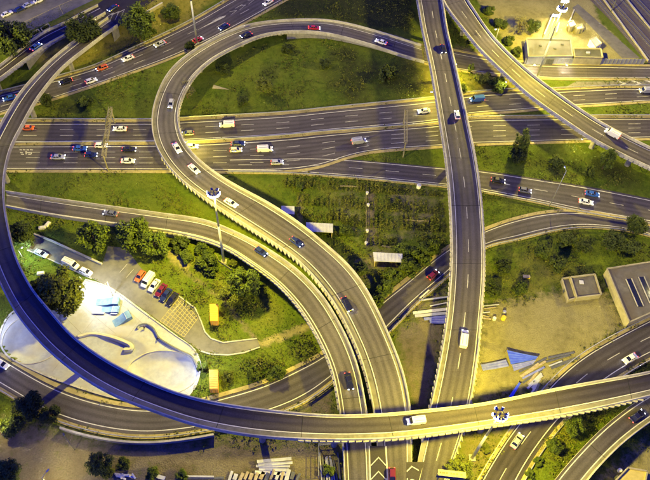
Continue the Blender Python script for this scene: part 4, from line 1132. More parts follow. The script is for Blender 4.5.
for k, (a, b, lb) in enumerate((((596, -10), (648, 62), 'pale cable trough wall between depot track and railway tracks'), ((618, -10), (668, 52), 'pale boundary wall crossing the middle of the rail yard'))):
    pa, pb = P(*a), P(*b); r = empty('trough_wall'); tag(r, lb, 'wall'); mb = MB(); mb.bar(pa + [0, 0, .3], pb + [0, 0, .3], .45, .75); mb.build('wall_body', 'wallcream', r); mb = MB(); mb.bar(pa + [0, 0, .7], pb + [0, 0, .7], .6, .06); mb.build('cover_slab', 'concrete', r)
p = P(611, 12); r = empty('overhead_line_mast', p); tag(r, 'steel overhead line mast beside the first railway track', 'mast'); mb = MB(); mb.tube((0, 0, -.1), (0, 0, 8), .18, .12, 8); mb.build('pole', 'steel_dark', r); mb = MB(); mb.bar((0, 0, 7.2), (3.5, .8, 7.5), .1); mb.build('bracket_arm', 'steel_dark', r)


# ------------------------------------------------------------------ trees and shrubs
def crown_mesh(name, seed, n, m, clumps=26, leaf=.085, flat=.8, sparse=0.0):
    """unit crown (radius about 1, base at z 0): leaf faces gathered in clumps, with gaps between"""
    g = np.random.default_rng(seed)
    cc = []
    while len(cc) < clumps:
        p = g.uniform(-1, 1, 3)
        r_ = np.linalg.norm(p)
        if .25 < r_ < 1 and p[2] > -.75: cc.append(p * np.array([.80, .80, flat * .85]))
    cc = np.array(cc); rad = g.uniform(.12, .34, clumps); lop = g.uniform(-.18, .18, 3) * np.array([1, 1, .4]); cc = cc * (1 + .22 * np.sin(cc[:, [1, 2, 0]] * 4 + g.uniform(0, 6))) + lop
    w = rad ** 2; ci = g.choice(clumps, n, p=w / w.sum())
    d = g.normal(0, 1, (n, 3)); d /= np.linalg.norm(d, axis=1)[:, None]
    p = cc[ci] + d * (rad[ci] * g.uniform(.2, 1.25, n) ** .6)[:, None]
    p[:, 2] += flat * .85
    nrm = d * .7 + np.array([0, 0, .6]) + g.normal(0, .45, (n, 3)); nrm /= np.linalg.norm(nrm, axis=1)[:, None]
    t = np.cross(nrm, g.normal(0, 1, (n, 3))); t /= np.linalg.norm(t, axis=1)[:, None]; b = np.cross(nrm, t)
    s_ = leaf * g.uniform(.6, 1.5, n)[:, None]
    v = np.stack([p - t * s_ * 1.3, p + b * s_ * .7, p + t * s_ * 1.3, p - b * s_ * .7], 1).reshape(-1, 3)
    me = bpy.data.meshes.new(name); me.vertices.add(4 * n); me.vertices.foreach_set('co', v.reshape(-1).astype(np.float32))
    me.loops.add(4 * n); me.loops.foreach_set('vertex_index', np.arange(4 * n, dtype=np.int32)); me.polygons.add(n); me.polygons.foreach_set('loop_start', np.arange(0, 4 * n, 4, dtype=np.int32))
    me.update(calc_edges=True); me.materials.append(M[m]); return me


CROWN = {k: [crown_mesh('crown_' + k, 50 + 7 * i + h, n, mm, cl, lf, fl) for i in range(4)] for h, (k, n, mm, cl, lf, fl) in enumerate((
    ('leaf', 5200, 'leaf', 46, .048, .85), ('dark', 5200, 'leafdark', 46, .050, .8), ('yellow', 5000, 'leafyellow', 44, .048, .9), ('bush', 2600, 'leaf', 28, .068, .62), ('bushyellow', 2300, 'leafyellow', 26, .068, .62), ('bushdark', 2600, 'leafdark', 28, .068, .6), ('bare', 1300, 'leafbare', 30, .040, .9), ('tall', 4200, 'leaf', 40, .050, 1.9), ('cypress', 2600, 'leafdark', 26, .065, 2.2)))}
TRUNK = []
for sd in range(3):
    g = random.Random(sd); mb = MB(); mb.tube((0, 0, -.1), (.03, .02, .55), .085, .06, 8); mb.tube((.03, .02, .55), (.0, .05, 1.15), .06, .03, 7)
    for k in range(6):
        a = g.uniform(0, 6.28); z = g.uniform(.35, .85); mb.tube((.02, .02, z), (.5 * math.cos(a), .5 * math.sin(a), z + g.uniform(.25, .6)), .035, .012, 6)
    me = mesh('trunk', mb.v, mb.f, 'bark'); TRUNK.append(me)


def tree(kind, px, r, label, h=None, base=True, group=None, name='tree', cat='tree', lift=.35):
    """px is the pixel of the crown's middle, r the crown radius in photograph pixels"""
    sc = .31 * (1.0 + (240 - px[1]) * .00135) * r * 1.12
    bush = kind.startswith('bush')
    hh = {'tall': 1.6, 'cypress': 1.8}.get(kind, .85) * sc + (0 if bush else sc * lift)
    p = G(*px)
    z = float(plateau(p[0], p[1])); q = P(px[0], px[1], z + hh); q[2] = float(plateau(q[0], q[1]))
    o = empty(name, q, rng.uniform(0, 6.28)); tag(o, label, cat, group)
    k = rng.randrange(4)
    link('crown', CROWN[kind][k], o, (0, 0, 0 if bush else sc * lift), scale=(sc * rng.uniform(.95, 1.08), sc * rng.uniform(.95, 1.08), sc * rng.uniform(.92, 1.08)))
    th = hh if not bush else .5 * sc
    link('trunk' if not bush else 'stem', TRUNK[k % 3], o, scale=(sc * .8, sc * .8, th / 1.0))
    return o


TREES = [
    ('dark', (10, 31), 17, 'large dark tree at the left edge below the hillside street'),
    ('dark', (77, 19), 15, 'dark round tree between the two upper left ramps'),
    ('leaf', (136, 15), 15, 'broad green tree at the end of the sweeping ramp'),
    ('leaf', (168, 1), 8, 'small tree cut by the top edge above the embankment'),
    ('leaf', (93, 236), 14, 'round tree beside the narrow ramp, left of the twin trees'),
    ('leaf', (131, 235), 15, 'left tree of the twin pair above the parked cars'),
    ('leaf', (153, 243), 12, 'right tree of the twin pair above the parked cars'),
    ('dark', (18, 232), 14, 'dark tree hugging the inside of the sweeping ramp above the street lamp'),
    ('dark', (17, 268), 8, 'dark tree beside the greenish lamp at the dead end street'),
    ('yellow', (60, 289), 21, 'biggest tree, round and dense, left of the skate ramps'),
    ('yellow', (41, 288), 13, 'tree squeezed between sweeping ramp and the biggest tree'),
    ('leaf', (244, 281), 14, 'wide low tree on the grass below the tall lamp mast'),
    ('yellow', (228, 298), 10, 'yellow green tree beside the footpath near the orange container'),
    ('yellow', (263, 83), 8, 'slim young tree standing alone in the loop field'),
    ('tall', (522, 140), 8, 'tall upright tree on the verge right of the straight bridge'),
    ('tall', (608, 158), 7, 'upright tree in the shade of the curving upper ramp'),
    ('cypress', (471, 69), 3.6, 'narrow dark cypress between straight bridge and curving ramp'),
    ('cypress', (468, 42), 2.4, 'tiny dark conifer in the wedge where the bridges split'),
    ('leaf', (638, 224), 10, 'tree covering the tip of the gore at the right'),
    ('dark', (612, 240), 11, 'dark tree right of centre below the underpass road end'),
    ('dark', (586, 246), 8, 'small dark tree on the slope below the underpass road'),
    ('yellow', (462, 466), 13, 'bright tree beside the overhead sign at the bottom edge'),
    ('leaf', (573, 428), 11, 'bushy tree between top level ramp and low ramp'),
    ('leaf', (555, 446), 8, 'lower bushy tree on the verge of the low ramp'),
    ('dark', (30, 402), 15, 'dark tree over the underpass road at lower left'),
    ('dark', (50, 412), 10, 'smaller dark tree right of the lower left lamp'),
    ('dark', (10, 425), 12, 'dark tree around the lit yellow lamp'),
    ('dark', (97, 462), 14, 'dark spreading tree on the bare ground at lower left'),
    ('bare', (521, 24), 9, 'thin grey tree left of the bright mast'),
    ('dark', (535, 24), 8, 'dark tree just left of the bright mast'),
    ('dark', (5, 470), 14, 'dark tree in the bottom left corner'),
    ('bare', (186, 88), 9, 'thin leafless shrub tree inside the loop by the parapet'),
    ('dark', (190, 44), 5, 'small dark tree at the foot of the top edge mast'),
]
for (k, p, r, lb) in TREES: tree(k, p, r, lb)
BUSH = [
    ('bushdark', (183, 242), 9, 'dark clipped bush on the bare patch left of the tall mast'),
    ('bush', (204, 262), 11, 'rounded bush left of the tall mast foot'),
    ('bush', (205, 248), 9, 'bush between the narrow ramp and the rounded bush'),
    ('bushyellow', (233, 262), 5, 'small yellow bush at the foot of the tall mast'),
    ('bush', (185, 255), 7, 'bush on the lower rim of the bare patch'),
    ('bush', (420, 252), 11, 'bush at the upper end of the hedge row by the underpass road'),
    ('bush', (432, 243), 9, 'topmost bush of the hedge row by the straight bridge'),
    ('bush', (408, 266), 10, 'bush in the hedge row right of the long white shed'),
    ('bush', (395, 276), 9, 'bush in the middle of the hedge row by the underpass road'),
    ('bush', (384, 287), 9, 'bush in the lower hedge row left of the underpass road'),
    ('bush', (377, 298), 7, 'lowest bush of the hedge row beside the loop ramp'),
    ('bush', (402, 248), 8, 'bush above the long white shed end'),
    ('bushyellow', (485, 78), 8, 'yellow bush under the curving ramp by the service road'),
    ('bush', (460, 85), 8, 'green bush right of the straight bridge above the motorway'),
    ('bush', (500, 84), 9, 'dark green bush below the curving ramp above the motorway'),
    ('bushdark', (520, 150), 9, 'dark bush at the foot of the tall upright tree'),
    ('bushdark', (570, 240), 9, 'dark bush left of the small dark tree on the slope'),
    ('bushdark', (630, 244), 9, 'dark bush at the right edge below the gore tree'),
    ('bushdark', (556, 262), 9, 'low dark bush on the lot above the flat shed'),
    ('bushdark', (505, 262), 10, 'low bush on the grass right of the straight bridge'),
    ('bush', (520, 285), 8, 'bush at the edge of the bare lot'),
    ('bushdark', (495, 290), 8, 'dark bush beside the straight bridge at the bare lot'),
    ('bush', (545, 250), 8, 'bush below the underpass road right of centre'),
    ('bush', (540, 462), 6, 'small bush on the verge between exit road and low ramp'),
    ('bush', (530, 474), 6, 'lowest small bush on the verge of the exit road'),
    ('bushyellow', (486, 446), 6, 'yellow bush right of the bottom lamp mast'),
    ('bushyellow', (452, 452), 5, 'yellow bush by the straight bridge parapet at the bottom'),
    ('bush', (255, 372), 8, 'bush on the grass right of the tan container'),
    ('bush', (275, 370), 9, 'dark bush on the grass above the underpass road'),
    ('bushyellow', (228, 376), 6, 'dry bush just right of the tan container'),
    ('bush', (203, 365), 6, 'bush between skate bowl and tan container'),
    ('bushdark', (120, 462), 8, 'dark bush right of the spreading tree at lower left'),
    ('bushyellow', (110, 472), 7, 'dry bush below the spreading tree'),
    ('bush', (150, 472), 8, 'low bush at the bottom edge among the weeds'),
    ('bush', (180, 476), 7, 'low bush at the bottom edge left of the boards'),
    ('bushdark', (243, 100), 6, 'small dark bush in the lower loop field'),
    ('bushdark', (225, 66), 7, 'dark bush near the inner side of the loop ramp'),
    ('bushdark', (286, 47), 6, 'dark bush in the upper loop field'),
    ('bushdark', (390, 72), 9, 'dark bush at the right end of the loop field'),
    ('bushdark', (325, 60), 6, 'dark bush in the middle of the loop field'),
    ('bush', (85, 100), 7, 'bush on the grass between approach road and motorway'),
    ('bushdark', (45, 98), 7, 'dark bush under the sweeping ramp beside the approach road'),
    ('bush', (150, 30), 5, 'bush on the embankment below the broad tree'),
    ('bushdark', (500, 20), 7, 'dark bush on the verge of the curving upper ramp'),
    ('bush', (510, 38), 6, 'bush on the verge between curving ramp and depot'),
    ('bush', (490, 8), 6, 'bush at the top edge beside the curving ramp'),
    ('bushdark', (519, 50), 5, 'dark bush left of the depot'),
    ('bush', (330, 470), 7, 'bush behind the pipe bundle at the bottom edge'),
    ('bush', (590, 170), 7, 'bush on the slope above the slip road at right'),
    ('bushdark', (560, 158), 8, 'dark bush on the slope below the motorway at right'),
    ('bush', (300, 186), 5, 'small bush at the upper end of the allotment path'),
    ('bush', (345, 230), 7, 'bush at the end of the long open shed'),
    ('bushdark', (360, 268), 8, 'dark bush beside the loop ramp below the open shed'),
]
for (k, p, r, lb) in BUSH: tree(k, p, r, lb, name='bush', cat='bush')


# ------------------------------------------------------------------ allotments
def facecloud(name, pts, size, m, parent=None, kind='stuff', up=.5):
    n = len(pts); d = NR.normal(0, 1, (n, 3)); d[:, 2] = abs(d[:, 2]) + up; d /= np.linalg.norm(d, axis=1)[:, None]
    t = np.cross(d, NR.normal(0, 1, (n, 3))); t /= np.linalg.norm(t, axis=1)[:, None]; b = np.cross(d, t); s_ = (size * NR.uniform(.6, 1.5, n))[:, None]
    v = np.stack([pts - t * s_, pts + t * s_, pts + b * s_ * 1.6], 1).reshape(-1, 3)
    me = bpy.data.meshes.new(name); me.vertices.add(3 * n); me.vertices.foreach_set('co', v.reshape(-1).astype(np.float32)); me.loops.add(3 * n); me.loops.foreach_set('vertex_index', np.arange(3 * n, dtype=np.int32))
    me.polygons.add(n); me.polygons.foreach_set('loop_start', np.arange(0, 3 * n, 3, dtype=np.int32)); me.update(calc_edges=True); me.materials.append(M[m])
    o = link(name, me, parent)
    if kind: o['kind'] = kind
    return o


ALLOT = np.array([P(*p)[:2] for p in ((284, 180), (330, 181), (380, 185), (444, 193), (447, 236), (410, 244), (372, 247), (340, 222), (305, 218), (286, 204))])
cl = []
x0, x1, y0, y1 = ALLOT[:, 0].min(), ALLOT[:, 0].max(), ALLOT[:, 1].min(), ALLOT[:, 1].max()
bed = 0
for bx in np.arange(x0, x1, 4.6):
    for by in np.arange(y0, y1, 7.0):
        kind = NR.integers(0, 5); rows = NR.integers(3, 6)
        if kind == 0 and NR.uniform() < .6: continue
        for k in range(rows):
            xx = bx + .5 + k * 4.2 / rows
            L2 = NR.uniform(2.5, 6.2); n = int(L2 * (60 if kind > 2 else 34)); h = (.5, .5, .9, 1.3, 1.9)[kind]
            q = np.stack([xx + NR.normal(0, .22, n), by + NR.uniform(0, L2, n), abs(NR.normal(0, .45, n)) * h], 1)
            gap = NR.uniform(0, 1, n) > .15; cl.append(q[gap])
cl = np.concatenate(cl); cl = cl[inpoly(cl[:, 0], cl[:, 1], ALLOT)]
tag(facecloud('garden_plants', cl, .17, 'crop'), 'rows of vegetables and stakes in the allotments beside the loop ramp', 'garden plants', kind='stuff')
FEN = [((366, 187), (366, 246), 'wooden rail along the left side of the allotment path'), ((340, 187), (360, 188), 'short pale rail round the framed seed bed'), ((406, 221), (428, 222.5), 'bright wooden rail in the right allotments'), ((382, 247), (390, 248), 'short bright rail above the long white shed')]
for (a, b, lb) in FEN:
    pa, pb = P(*a), P(*b); r = empty('plot_rail'); tag(r, lb, 'rail fence'); n = max(2, int(np.linalg.norm(pb - pa) / 2.4))
    mb = MB(); mb.bar(pa + [0, 0, .75], pb + [0, 0, .75], .07, .08); mb.build('top_rail', 'wood', r); mb = MB(); mb.bar(pa + [0, 0, .35], pb + [0, 0, .35], .08, .1); mb.build('lower_rail', 'wood', r)
    for i in range(n + 1):
        p = pa + (pb - pa) * i / n; mb = MB(); mb.box((p[0], p[1], .4), (.12, .12, .95)); mb.build('post', 'wood', r)
for i, (px, lb) in enumerate((((418.5, 188), 'white water tank at the top of the right allotments'), ((302, 188), 'white barrel at the upper left allotment path'), ((367, 194), 'pale barrel at the top of the long allotment path'), ((367, 232), 'pale barrel halfway down the long allotment path'), ((366, 244), 'pale barrel at the bottom of the long allotment path'), ((368, 206), 'pale barrel in the upper half of the long allotment path'))):
    p = P(*px); r = empty('water_barrel', p); tag(r, lb, 'barrel'); k = 1.6 if i == 0 else 1.0
    mb = MB(); mb.tube((0, 0, 0), (0, 0, .9 * k), .42 * k, .45 * k, 14); mb.build('body', 'tank', r); mb = MB(); mb.tube((0, 0, .9 * k + .005), (0, 0, .98 * k), .36 * k, .2 * k, 14); mb.build('lid', 'sheet', r)


# ------------------------------------------------------------------ stored boards, pipes, tarpaulins
def boards(label, defs, m, name, part):
    r = empty(name); tag(r, label, 'pile')
    for (a, b, w, z) in defs:
        mb = MB(); mb.bar(P(*a, z), P(*b, z), w, .12); mb.build(part, m if isinstance(m, str) else rng.choice(m), r)
    return r


boards('stack of long white boards on the bare ground at the bottom', [((257, 461.5), (291.5, 458.5), .75, .95), ((258, 464.5), (292.5, 462.5), .7, .75), ((256, 466), (290, 466.2), .6, .6), ((259, 468.5), (289, 470), .8, .45), ((255, 472), (289, 474), .8, .3), ((262, 463), (288, 468), .4, .15)], ['sheet', 'plaster'], 'board_stack', 'board')
boards('row of upright planks and pallets along the bottom edge', [((229 + i * 5.2, 481 - rng.uniform(0, 2)), (232 + i * 5.2 + rng.uniform(-1, 1), 470 + rng.uniform(-1, 4)), rng.uniform(.5, 1.0), .3 + .1 * (i % 3)) for i in range(14)] + [((178, 478.5), (224, 477.5), .5, .2), ((180, 476), (214, 476.5), .4, .4)], ['wood', 'sheet', 'steel_dark', 'wood'], 'plank_row', 'plank')
boards('bundle of dark pipes lying behind the fence at the bottom edge', [((322 + i * 2.6, 482), (320.5 + i * 2.2 + rng.uniform(-1, 2), 452 + rng.uniform(0, 8)), .35, .3 + .12 * (i % 2)) for i in range(8)], ['steel_dark', 'steel', 'sheet'], 'pipe_bundle', 'pipe')
boards('loose pale rubble boards in the weeds at the bottom left', [((113 + rng.uniform(0, 22), 473 + rng.uniform(0, 6)), (115 + rng.uniform(0, 22), 474 + rng.uniform(0, 6)), .4, .15 + .05 * i) for i in range(9)] + [((157, 476), (165, 478.5), .9, .3)], ['plaster', 'sheet'], 'rubble_heap', 'board')
boards('loose pale boards lying between underpass road and straight bridge', [((419, 300.5), (450, 296.5), .5, .5), ((430, 306), (450, 302), .3, .3), ((413, 313), (452, 308.5), .9, .25), ((415, 316), (452, 312.5), .9, .4), ((424, 319), (452, 316), .9, .5), ((420, 298), (429, 290), .4, .6), ((432, 322), (452, 320), .9, .3)], ['sheet', 'plaster', 'greytarp'], 'board_heap', 'board')
boards('pile of poles and boards right of the straight bridge at the bare lot', [((482, 306), (499, 304.5), .22, .5), ((482, 309), (496, 307), .25, .3), ((481, 313), (490, 312), .3, .3), ((481, 318), (491, 319), .5, .2), ((482, 315), (489, 317), .3, .4)], ['wood', 'steel', 'sheet'], 'pole_pile', 'pole')
boards('heap of grey slats spread beneath the blue tarpaulin', [((541 + rng.uniform(-4, 6), 358 + i * 2.6 + rng.uniform(-2, 3)), (519 + i * 1.5 + rng.uniform(-3, 2), 374 + i * 2 + rng.uniform(-3, 3)), .55, .25 + .06 * (i % 4)) for i in range(11)], ['greytarp', 'wood', 'steel_dark', 'sheet'], 'slat_heap', 'slat')
boards('long dark beams lying by the exit road kerb', [((548, 358), (574, 352.5), .6, .4), ((546, 362), (570, 355), .5, .3), ((551, 368), (579, 357.5), .8, .25), ((549, 366), (562, 361), .4, .5)], ['steel_dark', 'sheet', 'concrete_dark'], 'beam_pile', 'beam')


def tarp(label, pts, m, h0, h1, n=9):
    """a sagging pleated sheet over a rack"""
    r = empty('tarpaulin'); tag(r, label, 'tarpaulin'); a, b, c_, d = [P(*p, z) for p, z in zip(pts, (h1, h1, h0, h0))]
    v = []; f = []; k = 24
    for s1 in (0, -.05):
        for i in range(k + 1):
            for j in range(n + 1):
                u, w_ = i / k, j / n; p = (a * (1 - u) + b * u) * (1 - w_) + (d * (1 - u) + c_ * u) * w_
                v.append((p[0], p[1], p[2] + .10 * math.sin(j * math.pi) - .10 * (j % 2) - .15 * math.sin(u * math.pi) + s1))
    w2 = (k + 1) * (n + 1)
    for i in range(k):
        for j in range(n):
            q = i * (n + 1) + j; f.append((q, q + n + 1, q + n + 2, q + 1)); f.append((w2 + q, w2 + q + 1, w2 + q + n + 2, w2 + q + n + 1))
    build('cover', v, f, m, r)
    for p in (a, b, c_, d):
        mb = MB(); mb.bar((p[0], p[1], -.1), (p[0], p[1], p[2] - .1), .12); mb.build('post', 'wood', r)
    return r


tarp('bright blue tarpaulin fanned out above the slat heap', [(507, 350), (538, 356.5), (536, 359), (511, 364)], 'bluetarp', .9, 1.6)
tarp('pale blue tarpaulin lying left of the bright blue one', [(481, 364.5), (506, 359.5), (509, 366), (483, 370.5)], 'greytarp', .7, 1.0, 5)
tarp('grey blue tarpaulin below the bright blue one', [(512, 364.5), (536, 359.5), (533, 364), (514, 371)], 'greytarp', .6, .9, 6)
tarp('narrow blue tarpaulin hanging beside the top level ramp', [(519, 382), (521, 383), (512, 398), (509, 396)], 'bluetarp', .8, 1.4, 3)
tarp('dark blue tarpaulin over the boards beside the straight bridge', [(429, 318), (449, 317), (449, 323), (430, 323)], 'greytarp', .6, .8, 5)
for (px, m, lb) in (((494, 319.5), 'tank', 'white drum beside the pole pile'), ((503, 319), 'yellowplastic', 'yellow drum right of the white one'), ((619, 471), 'tank', 'white drum in the shade left of the yellow cabin'), ((504, 313), 'steel', 'small steel drum above the yellow one'), ((526, 277.5), 'yellowplastic', 'yellow crate lying in the grass above the bare lot')):
    p = P(*px); r = empty('drum', p); tag(r, lb, 'drum' if 'drum' in lb else 'crate'); k = 1.3 if 'yellow drum' in lb else 1
    if 'crate' in lb:
        r.name = 'crate'; mb = MB(); mb.box((0, 0, .3), (2.0, .9, .6), .05); mb.build('body', m, r); mb = MB(); mb.box((0, 0, .64), (2.1, 1.0, .08), .05); mb.build('lid', 'wood', r)
    else:
        mb = MB(); mb.tube((0, 0, 0), (0, 0, .9 * k), .5 * k, .5 * k, 14); mb.build('body', m, r); mb = MB(); mb.tube((0, 0, .9 * k + .01), (0, 0, .95 * k), .44 * k, .4 * k, 14); mb.build('lid', m, r)
for (px, rz, lb) in (((42.5, 228.5), .3, 'pale concrete block on the grass beside the narrow ramp'), ((48, 225), 1.2, 'upright pale block beside the narrow ramp'), ((41, 274), .2, 'pale boulder block on the green by the dead end street'), ((213, 87), -.15, 'yellow flat triangular marker lying in the loop field')):
    p = P(*px); r = empty('stone_block', p, rz); tag(r, lb, 'block')
    if 'triang' in lb:
        r.name = 'field_marker'; r['category'] = 'marker'; mb = MB(); mb.add([(0, .9, .0), (0, -.9, 0), (6, 0, 0), (0, .9, .25), (0, -.9, .25), (6, 0, .12)], [(0, 2, 1), (3, 4, 5), (0, 1, 4, 3), (1, 2, 5, 4), (2, 0, 3, 5)]); mb.build('slab', 'wallcream', r)
    else:
        mb = MB(); mb.box((0, 0, .3), (1.9, 1.0, .7)); mb.build('stone', 'plaster', r); mb = MB(); mb.box((.1, .05, .72), (1.4, .7, .14)); mb.build('top_stone', 'plaster', r)
# fence at the bottom edge and the mast's low wall
for (pts, lb) in (([(318.5, 478), (318.5, 446), (343, 444.5)], 'wire fence round the pipe bundle at the bottom edge'), ([(216, 256), (219, 262), (232, 271)], 'low yellow rail guarding the tall mast foot')):
    r = empty('fence'); tag(r, lb, 'fence'); hh = 2.0 if 'wire' in lb else .9
    for a, b in zip(pts[:-1], pts[1:]):
        pa, pb = P(*a), P(*b); n = max(2, int(np.linalg.norm(pb - pa) / 2.2))
        for z in (.3 * hh, .65 * hh, hh): mb = MB(); mb.bar(pa + [0, 0, z], pb + [0, 0, z], .09); mb.build('rail', 'steel' if hh > 1 else 'wallcream', r)
        for i in range(n): p = pa + (pb - pa) * i / n; mb = MB(); mb.box((p[0], p[1], hh / 2), (.14, .14, hh + .1)); mb.build('post', 'steel', r)


# ------------------------------------------------------------------ grass
def scatter(n):
    px = NR.uniform(-15, 665, n); py = NR.uniform(-15, 495, n)
    d = np.stack([px - 325, py - 240, np.full(n, FPX)], 0); d = RM @ d; k = -H / d[2]
    x, y = CAM[0] + d[0] * k, CAM[1] + d[1] * k; ok = np.ones(n, bool)
    for key, r in RIB.items():
        if key in ('HU', 'HL', 'I', 'G', 'K', 'J1', 'N'): ok &= ~inpoly(x, y, r.poly)
        else:
            lowm = r.mid[:, 2] < 2.5
            if lowm.any():
                i = np.where(lowm)[0]; seg = slice(i[0], i[-1] + 1)
                if key != 'C' and key != 'D': ok &= ~inpoly(x, y, np.concatenate([r.L[seg, :2], r.R[seg, :2][::-1]]))
                else: ok &= ~inpoly(x, y, r.poly)
    for o in (up, mr, pk, g1, g2, ry, ac):
        pass
    for poly in (SK, [(25, 244), (34, 234.5), (102, 264.5), (108, 246), (126, 248), (178, 296), (200, 321), (223, 343), (257, 339), (260, 346), (228, 354.5), (199, 350), (115, 290), (27, 249.5)], [(576, -30), (572, 8), (622, 58), (525, 66), (760, 66), (760, -60)], [(-60, 60), (20, 40), (70, 13), (88, 24), (117, 28), (160, 0), (190, -30), (-60, -30)], [(526, 36), (604, 36), (604, 66), (524, 66)], [(478, 0), (590, -20), (600, 60), (520, 40)]):
        ok &= ~inpoly(x, y, np.array([P(*p)[:2] for p in poly]))
    ix = np.clip(np.searchsorted(XS, x), 0, nxn - 1); iy = np.clip(np.searchsorted(YS, y), 0, nyn - 1)
    ok &= NR.uniform(0, 1, n) > cR[iy, ix] * 1.25
    return x[ok], y[ok], cB[iy, ix][ok]


x, y, dk = scatter(150000)
pts = np.stack([x, y, plateau(x, y) + .06], 1)
tag(facecloud('grass', pts, .15, 'grassblade', up=.2), 'grass tufts covering the verges and fields', 'grass', kind='stuff')
# coarser weeds in drifts
x, y, dk = scatter(60000)
nz = np.sin(x * .21 + 2 * np.sin(y * .13)) * np.cos(y * .17 + 1.5 * np.sin(x * .11)) + NR.normal(0, .35, len(x))
k = nz > .38; x, y = x[k], y[k]
px_ = np.repeat(x, 5) + NR.normal(0, .35, 5 * len(x)); py_ = np.repeat(y, 5) + NR.normal(0, .35, 5 * len(x))
tag(facecloud('weeds', np.stack([px_, py_, plateau(px_, py_) + abs(NR.normal(0, .28, len(px_)))], 1), .22, 'crop'), 'taller weeds growing in drifts on the verges', 'weeds', kind='stuff')


# ------------------------------------------------------------------ vehicles
def loft(secs):
    v = []; f = []; k = len(secs[0])
    for s_ in secs: v += s_
    for i in range(len(secs) - 1):
        for j in range(k): f.append((i * k + j, i * k + (j + 1) % k, (i + 1) * k + (j + 1) % k, (i + 1) * k + j))
    f += [tuple(reversed(range(k))), tuple((len(secs) - 1) * k + j for j in range(k))]
    return v, f


def sec(x, hw, zb, zt, c_=.14):
    return [(x, -hw * .92, zb), (x, hw * .92, zb), (x, hw, zb + c_), (x, hw, zt - c_), (x, hw * .86, zt), (x, -hw * .86, zt), (x, -hw, zt - c_), (x, -hw, zb + c_)]


TYPES = {
    'sedan': dict(body=[(-2.2, .70, .38, .72), (-2.1, .84, .28, .86), (-1.35, .90, .22, .93), (0, .91, .2, .92), (.95, .90, .22, .90), (1.75, .87, .24, .78), (2.12, .80, .28, .70), (2.2, .66, .36, .62)],
                  glass=((-1.62, 1.08, .76, .86), (-1.02, .28, .60, 1.38)), wheels=(-1.32, 1.34, .32), head=(2.12, .60, .62), tail=(-2.17, .62, .70)),
    'hatch': dict(body=[(-1.92, .74, .36, .80), (-1.85, .83, .28, .92), (-1.2, .87, .22, .95), (0, .87, .2, .94), (.85, .87, .22, .92), (1.55, .84, .24, .80), (1.9, .76, .28, .70), (1.96, .62, .36, .62)],
                  glass=((-1.84, 1.0, .74, .9), (-1.45, .25, .60, 1.44)), wheels=(-1.2, 1.2, .31), head=(1.88, .56, .62), tail=(-1.9, .60, .74)),
    'van': dict(body=[(-2.5, .86, .34, 1.85), (-2.42, .94, .28, 2.0), (-1.0, .96, .24, 2.02), (.9, .96, .24, 2.0), (1.25, .95, .25, 1.75), (1.7, .93, .26, 1.16), (2.3, .88, .28, .98), (2.45, .74, .36, .86)],
                glass=((1.0, 1.74, .84, 1.15), (1.0, 1.32, .80, 1.80)), wheels=(-1.55, 1.55, .35), head=(2.40, .66, .78), tail=(-2.5, .74, .9), noroof=True),
}


def car_meshes():
    out = {}
    for k, t in TYPES.items():
        d = {}
        d['body'] = loft([sec(*s_) for s_ in t['body']])
        (xa, xb, hw0, z0), (xc, xd, hw1, z1) = t['glass']
        mb = MB(); mb.hexa([(xa, -hw0, z0), (xb, -hw0, z0), (xb, hw0, z0), (xa, hw0, z0), (xc, -hw1, z1), (xd, -hw1, z1), (xd, hw1, z1), (xc, hw1, z1)]); d['glass'] = (mb.v, mb.f)
        mb = MB()
        if not t.get('noroof'):
            mb.hexa([(xc - .06, -hw1 - .02, z1 + .002), (xd + .05, -hw1 - .02, z1 + .002), (xd + .05, hw1 + .02, z1 + .002), (xc - .06, hw1 + .02, z1 + .002), (xc + .06, -hw1 + .08, z1 + .08), (xd - .1, -hw1 + .08, z1 + .08), (xd - .1, hw1 - .08, z1 + .08), (xc + .06, hw1 - .08, z1 + .08)])
            for s1 in (-1, 1):
                for (p, q) in (((xa, z0), (xc, z1)), ((xb, z0), (xd, z1)), (((xa + xb) / 2 - .1, z0), ((xc + xd) / 2 - .05, z1))): mb.bar((p[0], s1 * hw0, p[1]), (q[0], s1 * hw1, q[1]), .09)
        else:
            for s1 in (-1, 1): mb.bar((-2.0, s1 * .5, 2.05), (.6, s1 * .5, 2.05), .06)
        d['roof'] = (mb.v, mb.f)
        rr = t['wheels'][2]; mb = MB(); mb.tube((0, -.11, 0), (0, .11, 0), rr, rr, 14); d['wheel'] = (mb.v, mb.f)
        mb = MB(); mb.tube((0, -.125, 0), (0, .125, 0), rr * .6, rr * .6, 10); d['rim'] = (mb.v, mb.f)
        mb = MB(); mb.box((0, 0, 0), (.20, .27, .13)); d['lamp'] = (mb.v, mb.f)
        out[k] = d
    return out


CM = car_meshes(); CACHE = {}


def cm(kind, part, m):
    key = (kind, part, m)
    if key not in CACHE: CACHE[key] = mesh('car_' + part, *CM[kind][part], m, part in ('wheel',))
    return CACHE[key]


